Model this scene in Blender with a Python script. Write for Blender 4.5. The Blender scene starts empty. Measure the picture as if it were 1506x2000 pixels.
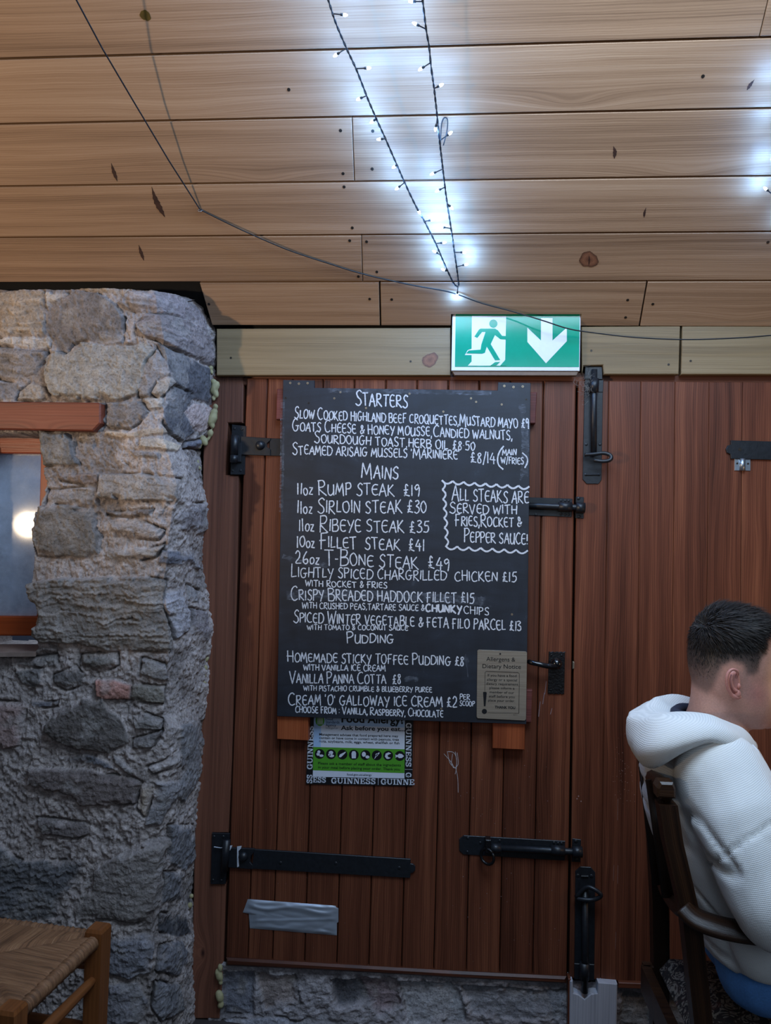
import bpy, bmesh, math, random
import numpy as np
from mathutils import Vector, Matrix
random.seed(7)
R = math.radians
SC = bpy.context.scene
COL = SC.collection

# ------------------------------------------------------------------ camera
F = 1480.0                       # focal length in pixels of the 1506 x 2000 frame
YAW, PIT, ROL = R(4.77), R(1.745), R(1.445)
CAM = Vector((0.0, -2.33, 1.45))
ZFL = -0.06                      # floor level
FW = Vector((-math.sin(YAW)*math.cos(PIT), math.cos(YAW)*math.cos(PIT), math.sin(PIT)))
_r = FW.cross(Vector((0, 0, 1))).normalized()
_u = _r.cross(FW)
RT = _r*math.cos(ROL) + _u*math.sin(ROL)
UP = -_r*math.sin(ROL) + _u*math.cos(ROL)
cd = bpy.data.cameras.new('camera'); co = bpy.data.objects.new('camera', cd); COL.objects.link(co)
cd.sensor_fit = 'VERTICAL'; cd.sensor_height = 24.0; cd.lens = 24.0*F/2000.0
cd.clip_start = 0.02
M = Matrix.Identity(4)
for i in range(3):
    M[i][0] = RT[i]; M[i][1] = UP[i]; M[i][2] = -FW[i]; M[i][3] = CAM[i]
co.matrix_world = M
SC.camera = co

# ------------------------------------------------------------------ world, lights, exposure
SC.view_settings.view_transform = 'Standard'
SC.view_settings.look = 'None'
SC.view_settings.gamma = 1.0
SC.view_settings.use_curve_mapping = False
SC.view_settings.exposure = 0.35
try:
    SC.cycles.use_denoising = True
    SC.cycles.max_bounces = 6
    SC.cycles.sample_clamp_indirect = 4.0
except Exception:
    pass
w = bpy.data.worlds.new('room_air'); SC.world = w; w.use_nodes = True
w.node_tree.nodes['Background'].inputs[0].default_value = (0.50, 0.60, 0.80, 1)
w.node_tree.nodes['Background'].inputs[1].default_value = 0.045
LED_W = 0.31                    # watts of one fairy light
def light(name, kind, loc, energy, color, target=None, **kw):
    d = bpy.data.lights.new(name, kind); o = bpy.data.objects.new(name, d); COL.objects.link(o)
    d.energy = energy; d.color = color; o.location = loc
    for k, v in kw.items(): setattr(d, k, v)
    if target is not None:
        o.rotation_euler = (Vector(target)-Vector(loc)).to_track_quat('-Z', 'Y').to_euler()
    return o
# added cool fill above the diner; daylight from the windows behind the photographer
light('overhead_fill', 'AREA', (0.40, -1.40, 2.75), 27, (0.60, 0.78, 1.0), (0.25, -0.55, 1.0), shape='RECTANGLE', size=1.3, size_y=0.8)
light('daylight_windows', 'AREA', (0.6, -3.6, 2.3), 9, (0.64, 0.80, 1.0), (0.2, -0.4, 1.5), shape='RECTANGLE', size=2.0, size_y=1.0)
# warm up-lighting wall lamp on the left, the one that mirrors in the window pane
LAMP = Vector((-2.66, -2.45, 1.46))
light('wall_lamp_beam', 'SPOT', LAMP, 140, (1.0, 0.76, 0.52), (0.0, -0.25, 2.75), spot_size=R(66), spot_blend=0.7, shadow_soft_size=0.05)
# added light outside the little window, there to brighten its pane
light('pane_fill', 'AREA', (-1.35, 0.16, 1.80), 2.6, (0.62, 0.78, 1.0), (-1.32, 0.30, 1.2), shape='RECTANGLE', size=0.5, size_y=0.12)
# warm table lamp to the right of the diner
light('table_lamp_glow', 'POINT', (1.42, -0.62, 1.02), 3.2, (1.0, 0.60, 0.28), shadow_soft_size=0.04)

# ------------------------------------------------------------------ geometry helpers
def ray(px, py):
    return FW + RT*((px-753.0)/F) - UP*((py-1000.0)/F)
def pt(px, py, Y):
    r = ray(px, py)
    return CAM + r*((Y-CAM.y)/r.y)
def proj(P):
    d = P-CAM; z = d.dot(FW)
    return 753+F*d.dot(RT)/z, 1000-F*d.dot(UP)/z
def on_plane(px, py, o, n):
    r = ray(px, py)
    return CAM + r*((o-CAM).dot(n)/r.dot(n))

class MB:
    """collects faces, builds ONE mesh object"""
    def __init__(s): s.v=[]; s.f=[]; s.uv=[]; s.mi=[]; s.tn=[]
    def add(s, vs, fs, uvs=None, mi=0, tone=0.5):
        b = len(s.v); s.v += [tuple(p) for p in vs]
        for i, f in enumerate(fs):
            s.f.append([b+k for k in f]); s.mi.append(mi); s.tn.append(tone)
            s.uv.append(uvs[i] if uvs else [(0, 0)]*len(f))
    def build(s, name, mats, parent=None, smooth=False):
        me = bpy.data.meshes.new(name); me.from_pydata(s.v, [], s.f)
        if not isinstance(mats, (list, tuple)): mats = [mats]
        for m in mats: me.materials.append(m)
        uvl = me.uv_layers.new(name='UVMap')
        at = me.attributes.new('tone', 'FLOAT', 'FACE')
        me.polygons.foreach_set('material_index', s.mi)
        uvl.data.foreach_set('uv', [c for fu in s.uv for p in fu for c in p])
        at.data.foreach_set('value', s.tn)
        if smooth: me.polygons.foreach_set('use_smooth', [True]*len(me.polygons))
        me.update()
        return link(name, me, parent)
def link(name, me, parent=None):
    o = bpy.data.objects.new(name, me); COL.objects.link(o)
    if parent: adopt(o, parent)
    return o
def adopt(o, parent):
    o.parent = parent
    o.matrix_parent_inverse = Matrix.Translation(parent.location).inverted()
def tag(o, label=None, cat=None, group=None, kind=None):
    if label: o['label'] = label
    if cat: o['category'] = cat
    if group: o['group'] = group
    if kind: o['kind'] = kind
    return o
def empty(name, loc, label, cat, group=None):
    o = bpy.data.objects.new(name, None); COL.objects.link(o); o.location = loc
    o.empty_display_size = 0.05
    return tag(o, label, cat, group)
def inset(P, d):
    """inset a 2-D counter-clockwise polygon by d"""
    n = len(P); out = []
    for i in range(n):
        a, b, c = Vector(P[i-1]), Vector(P[i]), Vector(P[(i+1) % n])
        e1 = (b-a).normalized(); e2 = (c-b).normalized()
        n1 = Vector((-e1.y, e1.x)); n2 = Vector((-e2.y, e2.x))
        k = 1.0+n1.dot(n2)
        m = (n1+n2)/max(k, 0.35)
        out.append(b+m*d)
    return out
def prism(mb, pts, depth, ch=0.002, grain=None, n=Vector((0, -1, 0)), tone=None, mi=0, uvo=None, back=True):
    """polygon pts on the FRONT plane (normal n), extruded backwards by depth, front edges chamfered by ch"""
    pts = [Vector(p) for p in pts]
    n = n.normalized()
    g = Vector(grain) if grain is not None else (pts[1]-pts[0])
    ex = (g-n*g.dot(n)).normalized(); ey = n.cross(ex)
    o = pts[0]
    P = [Vector(((p-o).dot(ex), (p-o).dot(ey))) for p in pts]
    A = sum(P[i-1].x*P[i].y-P[i].x*P[i-1].y for i in range(len(P)))
    if A < 0: P.reverse()
    N = len(P)
    if tone is None: tone = random.random()
    ou, ov = uvo if uvo else (random.random()*40, random.random()*40)
    W = lambda q, h: o+ex*q.x+ey*q.y-n*h
    I = inset(P, ch) if ch > 0 else P
    uv = lambda q: (q.x+ou, q.y+ov)
    mb.add([W(q, 0) for q in I], [list(range(N))], [[uv(q) for q in I]], mi, tone)
    rings = [(I, 0.0), (P, ch), (P, depth)] if ch > 0 else [(P, 0.0), (P, depth)]
    for (r0, h0), (r1, h1) in zip(rings[:-1], rings[1:]):
        for i in range(N):
            j = (i+1) % N
            mb.add([W(r0[i], h0), W(r1[i], h1), W(r1[j], h1), W(r0[j], h0)], [[0, 1, 2, 3]],
                   [[uv(r0[i]), (r1[i].x+ou, r1[i].y+ov-h1), (r1[j].x+ou, r1[j].y+ov-h1), uv(r0[j])]], mi, tone)
    if back:
        mb.add([W(q, depth) for q in P], [list(range(N))[::-1]], [[uv(q) for q in P][::-1]], mi, tone)
def pxprism(mb, pxs, Y, depth, ch=0.0015, **k):
    prism(mb, [pt(x, y, Y) for x, y in pxs], depth, ch, **k)
def box(mb, c, size, ch=0.002, grain=(1, 0, 0), **k):
    c = Vector(c); sx, sy, sz = [q/2 for q in size]
    pts = [c+Vector((-sx, -sy, -sz)), c+Vector((sx, -sy, -sz)), c+Vector((sx, -sy, sz)), c+Vector((-sx, -sy, sz))]
    prism(mb, pts, 2*sy, ch, grain=Vector(grain), **k)
def catmull(P, n=6, closed=False):
    P = [Vector(p) for p in P]; out = []; N = len(P)
    rng = range(N) if closed else range(N-1)
    for i in rng:
        p1, p2 = P[i], P[(i+1) % N]
        p0 = P[(i-1) % N] if (closed or i > 0) else p1*2-p2
        p3 = P[(i+2) % N] if (closed or i+2 < N) else p2*2-p1
        for k in range(n):
            t = k/n
            out.append(0.5*((2*p1)+(p2-p0)*t+(2*p0-5*p1+4*p2-p3)*t*t+(3*p1-p0-3*p2+p3)*t**3))
    if not closed: out.append(P[-1])
    return out
def tube(mb, P, rad, seg=8, caps=True, mi=0, tone=0.5, flat=None):
    """tube along points; rad a number or list; flat=(a,b) scales the section"""
    P = [Vector(p) for p in P]; N = len(P)
    if not isinstance(rad, (list, tuple)): rad = [rad]*N
    T = [(P[min(i+1, N-1)]-P[max(i-1, 0)]).normalized() for i in range(N)]
    ref = Vector((0, 0, 1)) if abs(T[0].z) < 0.9 else Vector((0, 1, 0))
    x = T[0].cross(ref).normalized(); vs = []; L = 0; uvr = []
    fa, fb = flat if flat else (1, 1)
    for i in range(N):
        x = (x-T[i]*x.dot(T[i])).normalized(); y = T[i].cross(x)
        if i: L += (P[i]-P[i-1]).length
        for k in range(seg):
            a = 2*math.pi*k/seg
            vs.append(P[i]+x*(math.cos(a)*rad[i]*fa)+y*(math.sin(a)*rad[i]*fb))
        uvr.append(L)
    fs = []; uvs = []
    for i in range(N-1):
        for k in range(seg):
            j = (k+1) % seg
            fs.append([i*seg+k, i*seg+j, (i+1)*seg+j, (i+1)*seg+k])
            c = 2*math.pi*rad[i]/seg
            uvs.append([(uvr[i], k*c), (uvr[i], (k+1)*c), (uvr[i+1], (k+1)*c), (uvr[i+1], k*c)])
    if caps:
        fs.append(list(range(seg))[::-1]); uvs.append([(0, 0)]*seg)
        fs.append([(N-1)*seg+k for k in range(seg)]); uvs.append([(0, 0)]*seg)
    mb.add(vs, fs, uvs, mi, tone)
def ball(mb, c, r, seg=12, ring=8, mi=0, tone=0.5, mat=None):
    c = Vector(c); rx, ry, rz = (r, r, r) if not isinstance(r, (tuple, list)) else r
    vs = []; fs = []
    for i in range(ring+1):
        t = math.pi*i/ring
        for k in range(seg):
            a = 2*math.pi*k/seg
            q = Vector((rx*math.sin(t)*math.cos(a), ry*math.sin(t)*math.sin(a), rz*math.cos(t)))
            vs.append(c+(mat @ q if mat else q))
    for i in range(ring):
        for k in range(seg):
            j = (k+1) % seg
            fs.append([i*seg+k, (i+1)*seg+k, (i+1)*seg+j, i*seg+j])
    mb.add(vs, fs, None, mi, tone)
def disc(mb, c, r, n=Vector((0, -1, 0)), th=0.002, seg=14, mi=0, tone=0.5, dome=0.0):
    c = Vector(c); n = n.normalized()
    a = n.orthogonal().normalized(); b = n.cross(a)
    rg = [c+(a*math.cos(2*math.pi*k/seg)+b*math.sin(2*math.pi*k/seg))*r for k in range(seg)]
    vs = rg+[p+n*th for p in rg]
    fs = [[k, (k+1) % seg, seg+(k+1) % seg, seg+k] for k in range(seg)]
    if dome > 0:
        base = seg
        for q in (0.75, 0.4):
            h = th+dome*math.sqrt(1-q*q)
            b0 = len(vs); vs += [c+(p-c)*q+n*h for p in rg]
            fs += [[base+k, base+(k+1) % seg, b0+(k+1) % seg, b0+k] for k in range(seg)]
            base = b0
        vs.append(c+n*(th+dome)); fs += [[base+k, base+(k+1) % seg, len(vs)-1] for k in range(seg)]
    else:
        fs.append([seg+k for k in range(seg)])
    mb.add(vs, fs, None, mi, tone)

# ------------------------------------------------------------------ noise (numpy)
def _h(ix, iy, iz, s):
    n = (ix*374761393+iy*668265263+iz*2147483647+s*1274126177) & 0xffffffff
    n = ((n ^ (n >> 13))*1274126177) & 0xffffffff
    n = ((n ^ (n >> 15))*2246822519) & 0xffffffff
    return ((n ^ (n >> 16)) & 0xffff)/32767.5-1.0
def vnoise(x, y, z, s=0):
    x = np.asarray(x, float); y = np.asarray(y, float); z = np.asarray(z, float)+0*x
    fx, fy, fz = np.floor(x), np.floor(y), np.floor(z)
    ix, iy, iz = fx.astype(np.int64), fy.astype(np.int64), fz.astype(np.int64)
    u, v, w_ = x-fx, y-fy, z-fz
    u = u*u*u*(u*(u*6-15)+10); v = v*v*v*(v*(v*6-15)+10); w_ = w_*w_*w_*(w_*(w_*6-15)+10)
    r = 0
    for dx in (0, 1):
        for dy in (0, 1):
            for dz in (0, 1):
                r = r+_h(ix+dx, iy+dy, iz+dz, s)*(u if dx else 1-u)*(v if dy else 1-v)*(w_ if dz else 1-w_)
    return r
def fbm(x, y, z, o=4, s=0):
    r = 0; a = 0.5; k = 1.0
    for i in range(o):
        r = r+a*vnoise(x*k, y*k, z*k, s+i); a *= 0.5; k *= 2.03
    return r

# ------------------------------------------------------------------ materials
def srgb(r, g, b):
    c = lambda q: (q/255/12.92) if q/255 <= 0.04045 else ((q/255+0.055)/1.055)**2.4
    return (c(r), c(g), c(b), 1)
class NT:
    def __init__(s, name):
        s.m = bpy.data.materials.new(name); s.m.use_nodes = True
        s.t = s.m.node_tree; s.p = s.t.nodes['Principled BSDF']
    def n(s, typ, **k):
        nd = s.t.nodes.new(typ)
        for a, b in k.items(): setattr(nd, a, b)
        return nd
    def l(s, a, b): s.t.links.new(a, b)
    def val(s, op, a, b=None, c=None):
        nd = s.n('ShaderNodeMath', operation=op)
        for i, q in enumerate((a, b, c)):
            if q is None: continue
            if isinstance(q, (int, float)): nd.inputs[i].default_value = q
            else: s.l(q, nd.inputs[i])
        return nd.outputs[0]
    def mix(s, fac, a, b, mode='MIX'):
        nd = s.n('ShaderNodeMix', data_type='RGBA', blend_type=mode)
        for i, q in ((0, fac), (6, a), (7, b)):
            if isinstance(q, (int, float)): nd.inputs[i].default_value = q
            elif isinstance(q, tuple): nd.inputs[i].default_value = q
            else: s.l(q, nd.inputs[i])
        return nd.outputs[2]
    def map(s, vec, scale, loc=(0, 0, 0)):
        nd = s.n('ShaderNodeMapping'); nd.inputs['Scale'].default_value = scale; nd.inputs['Location'].default_value = loc
        s.l(vec, nd.inputs[0]); return nd.outputs[0]
    def noise(s, vec, scale, detail=4, rough=0.55, dist=0.0):
        nd = s.n('ShaderNodeTexNoise'); nd.inputs['Scale'].default_value = scale
        nd.inputs['Detail'].default_value = detail; nd.inputs['Roughness'].default_value = rough
        nd.inputs['Distortion'].default_value = dist
        if vec is not None: s.l(vec, nd.inputs['Vector'])
        return nd.outputs[0]
    def ramp(s, fac, stops):
        nd = s.n('ShaderNodeValToRGB'); e = nd.color_ramp.elements
        while len(e) < len(stops): e.new(0.5)
        for i, (p, c) in enumerate(stops):
            e[i].position = p; e[i].color = c if isinstance(c, tuple) else (c, c, c, 1)
        s.l(fac, nd.inputs[0]); return nd.outputs[0]
    def bump(s, h, strength=0.3, dist=0.002):
        nd = s.n('ShaderNodeBump'); nd.inputs['Strength'].default_value = strength; nd.inputs['Distance'].default_value = dist
        s.l(h, nd.inputs['Height']); s.l(nd.outputs[0], s.p.inputs['Normal'])
    def col(s, c):
        if isinstance(c, tuple): s.p.inputs['Base Color'].default_value = c
        else: s.l(c, s.p.inputs['Base Color'])
    def uv(s): return s.n('ShaderNodeTexCoord').outputs['UV']
    def obj(s): return s.n('ShaderNodeTexCoord').outputs['Object']
    def geo(s): return s.n('ShaderNodeNewGeometry').outputs['Position']
    def attr(s, name): return s.n('ShaderNodeAttribute', attribute_name=name)
def plain(name, c, rough=0.5, metal=0.0, noise=0.15, nscale=60, bump=0.0, spec=0.5):
    a = NT(name); p = a.geo()
    nz = a.noise(p, nscale, 5)
    d = tuple(q*(1-noise) for q in c[:3])+(1,); b = tuple(min(1, q*(1+noise)) for q in c[:3])+(1,)
    a.col(a.ramp(nz, [(0.25, d), (0.75, b)]))
    a.p.inputs['Roughness'].default_value = rough; a.p.inputs['Metallic'].default_value = metal
    a.p.inputs['Specular IOR Level'].default_value = spec
    if bump: a.bump(nz, bump, 0.002)
    return a.m
def wood(name, dark, mid, lite, gx=1.0, gy=46, rough=0.55, tone=0.45, knots=0.0, kcol=None, bump=0.25, figure=0.0, kscale=(1.5, 6.2), spec=0.4, streak=0.35):
    """procedural wood; UV in metres, u along the grain"""
    a = NT(name); uv = a.uv()
    tn = a.attr('tone').outputs['Fac']
    sep = a.n('ShaderNodeSeparateXYZ'); a.l(uv, sep.inputs[0])
    warp = a.noise(a.map(uv, (1.4, 5, 1)), 1.0, 3)
    kd = None
    vy = a.val('ADD', sep.outputs[1], a.val('MULTIPLY', a.val('SUBTRACT', warp, 0.5), 0.010+figure*0.05))
    if knots > 0:
        v = a.n('ShaderNodeTexVoronoi'); a.l(a.map(uv, (kscale[0], kscale[1], 1)), v.inputs['Vector']); v.inputs['Scale'].default_value = 1.0
        kd = v.outputs['Distance']
        bend = a.val('MULTIPLY', a.val('POWER', a.val('MAXIMUM', a.val('SUBTRACT', 1.0, a.val('MULTIPLY', kd, 2.6)), 0.0), 3.0), 0.05)
        vy = a.val('ADD', vy, bend)
    cmb = a.n('ShaderNodeCombineXYZ'); a.l(sep.outputs[0], cmb.inputs[0]); a.l(vy, cmb.inputs[1]); a.l(tn, cmb.inputs[2])
    g1 = a.noise(a.map(cmb.outputs[0], (gx, gy, 7)), 1.0, 5, 0.6, 0.25)
    g2 = a.noise(a.map(cmb.outputs[0], (gx*5, gy*7, 3)), 1.0, 4, 0.6)
    g3 = a.noise(a.map(cmb.outputs[0], (gx*0.7, gy*0.22, 5)), 1.0, 3)
    wv = a.n('ShaderNodeTexWave', wave_type='BANDS', bands_direction='Y'); a.l(a.map(cmb.outputs[0], (0.8, gy*1.7, 1)), wv.inputs['Vector'])
    wv.inputs['Scale'].default_value = 0.6; wv.inputs['Distortion'].default_value = 5.0; wv.inputs['Detail'].default_value = 3; wv.inputs['Detail Scale'].default_value = 0.7
    f = a.val('ADD', a.val('MULTIPLY', g1, 0.69), a.val('MULTIPLY', wv.outputs['Fac'], 0.08))
    f = a.val('ADD', f, a.val('MULTIPLY', a.val('SUBTRACT', g2, 0.5), streak))
    f = a.val('ADD', f, a.val('MULTIPLY', a.val('SUBTRACT', g3, 0.5), 0.5))
    f = a.val('ADD', f, a.val('MULTIPLY', a.val('SUBTRACT', tn, 0.5), tone))
    c = a.ramp(f, [(0.12, dark), (0.42, mid), (0.80, lite)])
    if knots > 0:
        c = a.mix(a.ramp(kd, [(0.02*knots, 1.0), (0.075*knots, 0.0)]), c, kcol)
        c = a.mix(a.ramp(kd, [(0.008*knots, 1.0), (0.022*knots, 0.0)]), c, tuple(q*0.35 for q in kcol[:3])+(1,))
    a.col(c)
    a.p.inputs['Specular IOR Level'].default_value = spec
    rr = a.val('ADD', rough-0.08, a.val('MULTIPLY', g1, 0.16)); a.l(rr, a.p.inputs['Roughness'])
    a.bump(a.val('ADD', g2, a.val('MULTIPLY', g1, 0.7)), bump, 0.0015)
    return a.m
PINE = wood('sawn_pine', srgb(118, 90, 68), srgb(162, 130, 102), srgb(192, 162, 134), gx=0.7, gy=55, tone=0.30, knots=0.8, kcol=srgb(104, 66, 44), rough=0.6, figure=0.25, kscale=(1.1, 5.0), bump=0.35)
PINE2 = wood('green_pine', srgb(96, 80, 56), srgb(130, 110, 80), srgb(154, 134, 102), gx=0.7, gy=55, tone=0.30, knots=0.8, kcol=srgb(100, 68, 44), rough=0.6, figure=0.35, kscale=(1.1, 5.0), bump=0.35)
MAHOG = wood('varnished_hardwood', srgb(54, 27, 18), srgb(102, 57, 39), srgb(148, 91, 63), gx=1.1, gy=48, rough=0.42, tone=0.22, figure=0.7, bump=0.15, spec=0.3)
POSTW = wood('red_softwood', srgb(66, 38, 28), srgb(116, 72, 54), srgb(150, 98, 74), gx=0.8, gy=60, rough=0.55, tone=0.2, knots=0.6, kcol=srgb(50, 22, 18), bump=0.4, kscale=(2.2, 5))
BATTEN = wood('orange_softwood', srgb(110, 50, 24), srgb(150, 76, 40), srgb(176, 100, 58), gy=40, rough=0.5, tone=0.2)
LINTELW = wood('stained_lintel', srgb(88, 44, 32), srgb(128, 68, 50), srgb(152, 92, 70), gy=34, rough=0.5, tone=0.1, knots=1.1, kcol=srgb(62, 26, 20), kscale=(3.0, 6))
FRAMEW = wood('orange_varnished_frame', srgb(120, 44, 14), srgb(176, 76, 28), srgb(200, 100, 44), gy=60, rough=0.35, tone=0.2)
OAK = wood('dark_oak', srgb(16, 10, 7), srgb(46, 27, 15), srgb(86, 54, 30), gx=1.2, gy=90, rough=0.33, tone=0.2, bump=0.4)
BEECH = wood('brown_beech', srgb(92, 52, 24), srgb(128, 76, 38), srgb(150, 94, 50), gy=30, rough=0.45, tone=0.2, bump=0.1)
BLACK = plain('black_painted_iron', srgb(24, 27, 32), 0.42, 0.0, 0.35, 90, 0.25)
HAMMER = plain('black_hammered_iron', srgb(14, 14, 16), 0.32, 0.0, 0.3, 160, 0.9)
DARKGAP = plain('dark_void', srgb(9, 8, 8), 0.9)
STEEL = plain('zinc_steel', srgb(170, 180, 190), 0.35, 0.9, 0.1)
BRASS = plain('brass_screw', srgb(158, 142, 118), 0.45, 0.6, 0.1)
RUBBER = plain('black_cable', srgb(16, 20, 26), 0.5)

# ================================================================== THE SETTING
# ------------------------------------------------------------------ sloped boarded ceiling
YF = -0.02                                         # front of the boards above the door
FOLD = pt(753, 637, YF)
AL = R(42.2)
SD = Vector((0, -math.cos(AL), math.sin(AL)))      # up the slope, towards the room
CN = Vector((0, -math.sin(AL), -math.cos(AL)))     # ceiling normal, into the room
BW = 0.149
def cpt(px, py, off=0.0): return on_plane(px, py, FOLD+CN*off, CN)
def cz(P): return (P-FOLD).dot(SD)
def slope(X, s, h=0.0): return Vector((X, FOLD.y, FOLD.z))+SD*s+CN*h
mb = MB()
SIGN_TL, SIGN_TR = (881, 614), (1136, 614)
def cboard(x0, x1, k0, k1, tone, cut=None, h=0.0):
    """one ceiling board between X limits (pairs: lower, upper edge)"""
    g = 0.0026
    pts = [slope(x0[0], k0+g, h), slope(x1[0], k0+g, h), slope(x1[1], k1-g, h), slope(x0[1], k1-g, h)]
    if cut:
        a, b, s = cut
        pts = [slope(x0[0], k0+g, h), slope(a, k0+g, h), slope(a, s, h), slope(b, s, h), slope(b, k0+g, h)]+pts[1:]
    prism(mb, pts, 0.02, 0.0012, grain=(1, 0, 0), n=CN, tone=tone)
XL, XR = -2.9, 2.4
rows = [0.0]+[cz(cpt(753, y)) for y in (550.5, 458.5, 354, 227, 94)]
while len(rows) < 20: rows.append(rows[-1]+BW)
def jx(px, py): return cpt(px, py).x
tones = [0.6, 0.4, 0.62, 0.5, 0.7, 0.45, 0.55, 0.38, 0.6]
for i in range(19):
    k0, k1 = rows[i], rows[i+1]
    if i == 0:
        a, b = jx(415, 637), jx(392, 560)
        s = cz(cpt(1008, 614))
        cboard((a, b), (jx(742, 638), jx(740, 552)), k0, k1, 0.62)
        cboard((jx(745, 638), jx(743, 552)), (jx(1248, 635), jx(1263, 549)), k0, k1, 0.5, cut=(jx(881, 614), jx(1136, 614), s))
        cboard((jx(1251, 635), jx(1266, 549)), (XR, XR), k0, k1, 0.7)
    elif i in (1, 3, 5):
        q = {1: (jx(709, 551), jx(706, 459)), 3: (jx(692, 350), jx(688, 234)), 5: (jx(1482, 76), jx(1506, -30))}[i]
        cboard((XL, XL), (q[0]-0.001, q[1]-0.001), k0, k1, tones[i]); cboard((q[0]+0.001, q[1]+0.001), (XR, XR), k0, k1, tones[i]-0.16)
    else:
        cboard((XL, XL), (XR, XR), k0, k1, tones[i % 9])
def knot(mb, c, r, n, mi):
    a_ = n.orthogonal().normalized(); b_ = n.cross(a_); sg = 30; rg = []
    rk = random.Random(int(r*1e5))
    ph_ = [rk.uniform(0, 6.28) for _ in range(4)]
    for k in range(sg):
        t_ = 2*math.pi*k/sg; q = r*(1+.10*math.sin(2*t_+ph_[0])+.07*math.sin(3*t_+ph_[1])+.04*math.sin(7*t_+ph_[2]))
        rg.append((a_*math.cos(t_)*q*1.1+b_*math.sin(t_)*q, t_))
    for f0, f1, h in ((1.0, .0, .0004),):
        vs = [c+n*h]+[c+p_+n*h for p_, t_ in rg]
        mb.add(vs, [[0, 1+k, 1+(k+1) % sg] for k in range(sg)], [[(0, 0), (1, k/sg), (1, (k+1)/sg)] for k in range(sg)], mi, 0.5)
# near-black sheet as the shade in the board gaps, and the screws
mb.add([slope(XL, -0.03, -0.03), slope(XR, -0.03, -0.03), slope(XR, rows[-1], -0.03), slope(XL, rows[-1], -0.03)], [[0, 1, 2, 3]], None, 1)
for (x, y) in ((728, 256), (727, 330), (665, 255), (670, 339), (672, 365), (688, 445), (683, 470), (716, 472), (736, 531), (700, 540), (564, 175), (1373, 149), (1500, 473), (408, 594), (722, 584), (765, 585),
               (1226, 586), (1275, 594), (1222, 620)):
    disc(mb, cpt(x, y, 0.0002), 0.0042, CN, 0.0006, 10, 2)
for (x, y, r) in ((284, 30, 0.011), (1150, 507, 0.024)):          # resin blob and the big round knot
    knot(mb, cpt(x, y, 0.0002), r, CN, 3 if r < 0.02 else 4)
RESIN = plain('resin_stain', srgb(84, 66, 22), 0.4, noise=0.3)
a = NT('round_knot'); s_ = a.n('ShaderNodeSeparateXYZ'); a.l(a.uv(), s_.inputs[0]); nk_ = a.noise(a.geo(), 160, 4)
q_ = a.val('ADD', s_.outputs[0], a.val('MULTIPLY', a.val('SUBTRACT', nk_, 0.5), 0.35)); sn_ = a.val('SINE', a.val('MULTIPLY', q_, 34.0))
c_ = a.ramp(q_, [(0.0, srgb(92, 54, 36)), (0.55, srgb(132, 88, 62)), (0.82, srgb(112, 72, 50)), (0.93, srgb(74, 46, 32)), (1.0, srgb(140, 108, 80))])
a.col(a.mix(a.val('MULTIPLY', a.val('ADD', sn_, 1.0), 0.14), c_, srgb(70, 42, 30))); a.p.inputs['Roughness'].default_value = 0.55; KNOT = a.m
SCREWD = plain('dark_screw', srgb(52, 46, 40), 0.45, 0.5)
CEIL = tag(mb.build('ceiling', [PINE, DARKGAP, SCREWD, RESIN, KNOT]), kind='structure')
CRACK = plain('bark_pocket', srgb(58, 34, 24), 0.7, noise=0.4)
def split(P, wid, mbx, Yp=None):
    P = [(v_.x, v_.y) for v_ in catmull([Vector((x, y, 0)) for x, y in P], 7)]
    q = [cpt(x, y, 0.0006) if Yp is None else pt(x, y, Yp) for x, y in P]
    d = (q[-1]-q[0]).normalized(); n = (CN if Yp is None else Vector((0, -1, 0))); s = d.cross(n)
    m = len(q); L = []; Rr = []
    for i, p in enumerate(q):
        ww = wid*math.sin(math.pi*((i+0.3)/(m-0.4))**1.3)*(1+0.18*math.sin(i*1.9)); L.append(p+s*ww); Rr.append(p-s*ww)
    mbx.add(L+Rr[::-1], [list(range(2*m))])
mc = MB()
split([(296, 364), (302, 385), (311, 405), (322, 424)], 0.008, mc)
split([(217, 318), (222, 335), (229, 354)], 0.005, mc)
split([(271, 478), (275, 492), (281, 509)], 0.005, mc)
split([(1198, 285), (1201, 296), (1200, 310)], 0.0045, mc)
split([(1262, 405), (1259, 415), (1258, 425)], 0.003, mc)
split([(1474, 155), (1466, 165), (1459, 176)], 0.004, mc)
split([(1150, 497), (1151, 507), (1150, 520)], 0.0022, mc)
mc.build('grain_split', CRACK, CEIL)

# ------------------------------------------------------------------ boards over the door, door head, right wall of planks
mb = MB()
def fascia(pxs, tone, depth=0.022): pxprism(mb, pxs, YF, depth, 0.002, tone=tone, grain=(1, 0, 0))
fascia([(423, 733), (880, 733), (880, 640), (423, 642)], 0.62)
fascia([(1137, 731), (1140, 714), (1178, 713), (1180, 731), (1326, 731), (1329, 636), (1136, 638)], 0.45)
fascia([(1331, 731), (2300, 731), (2300, 630), (1333, 636)], 0.7)
for (x, y) in ((451, 699), (802, 706), (1155, 685), (1349, 705), (1306, 712)): disc(mb, pt(x, y, YF-0.0002), 0.0035, th=0.0006, seg=10, mi=1)
knot(mb, pt(840, 703, YF-0.0002), 0.022, Vector((0, -1, 0)), 2)
tag(mb.build('wall_back', [PINE2, SCREWD, KNOT]), kind='structure')
mb = MB()
pxprism(mb, [(395, 752), (2300, 760), (2300, 726), (395, 728)], 0.012, 0.05, 0.003, grain=(1, 0, 0), tone=0.3)
tag(mb.build('trim_head', POSTW), kind='structure')
mb = MB(); a = pt(300, 560, 0.075); b = pt(2350, 2080, 0.075)     # near-black sheet standing in for the shade in the door gaps
mb.add([(a.x, 0.075, -0.1), (b.x, 0.075, -0.1), (b.x, 0.075, a.z), (a.x, 0.075, a.z)], [[0, 1, 2, 3]])
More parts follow.
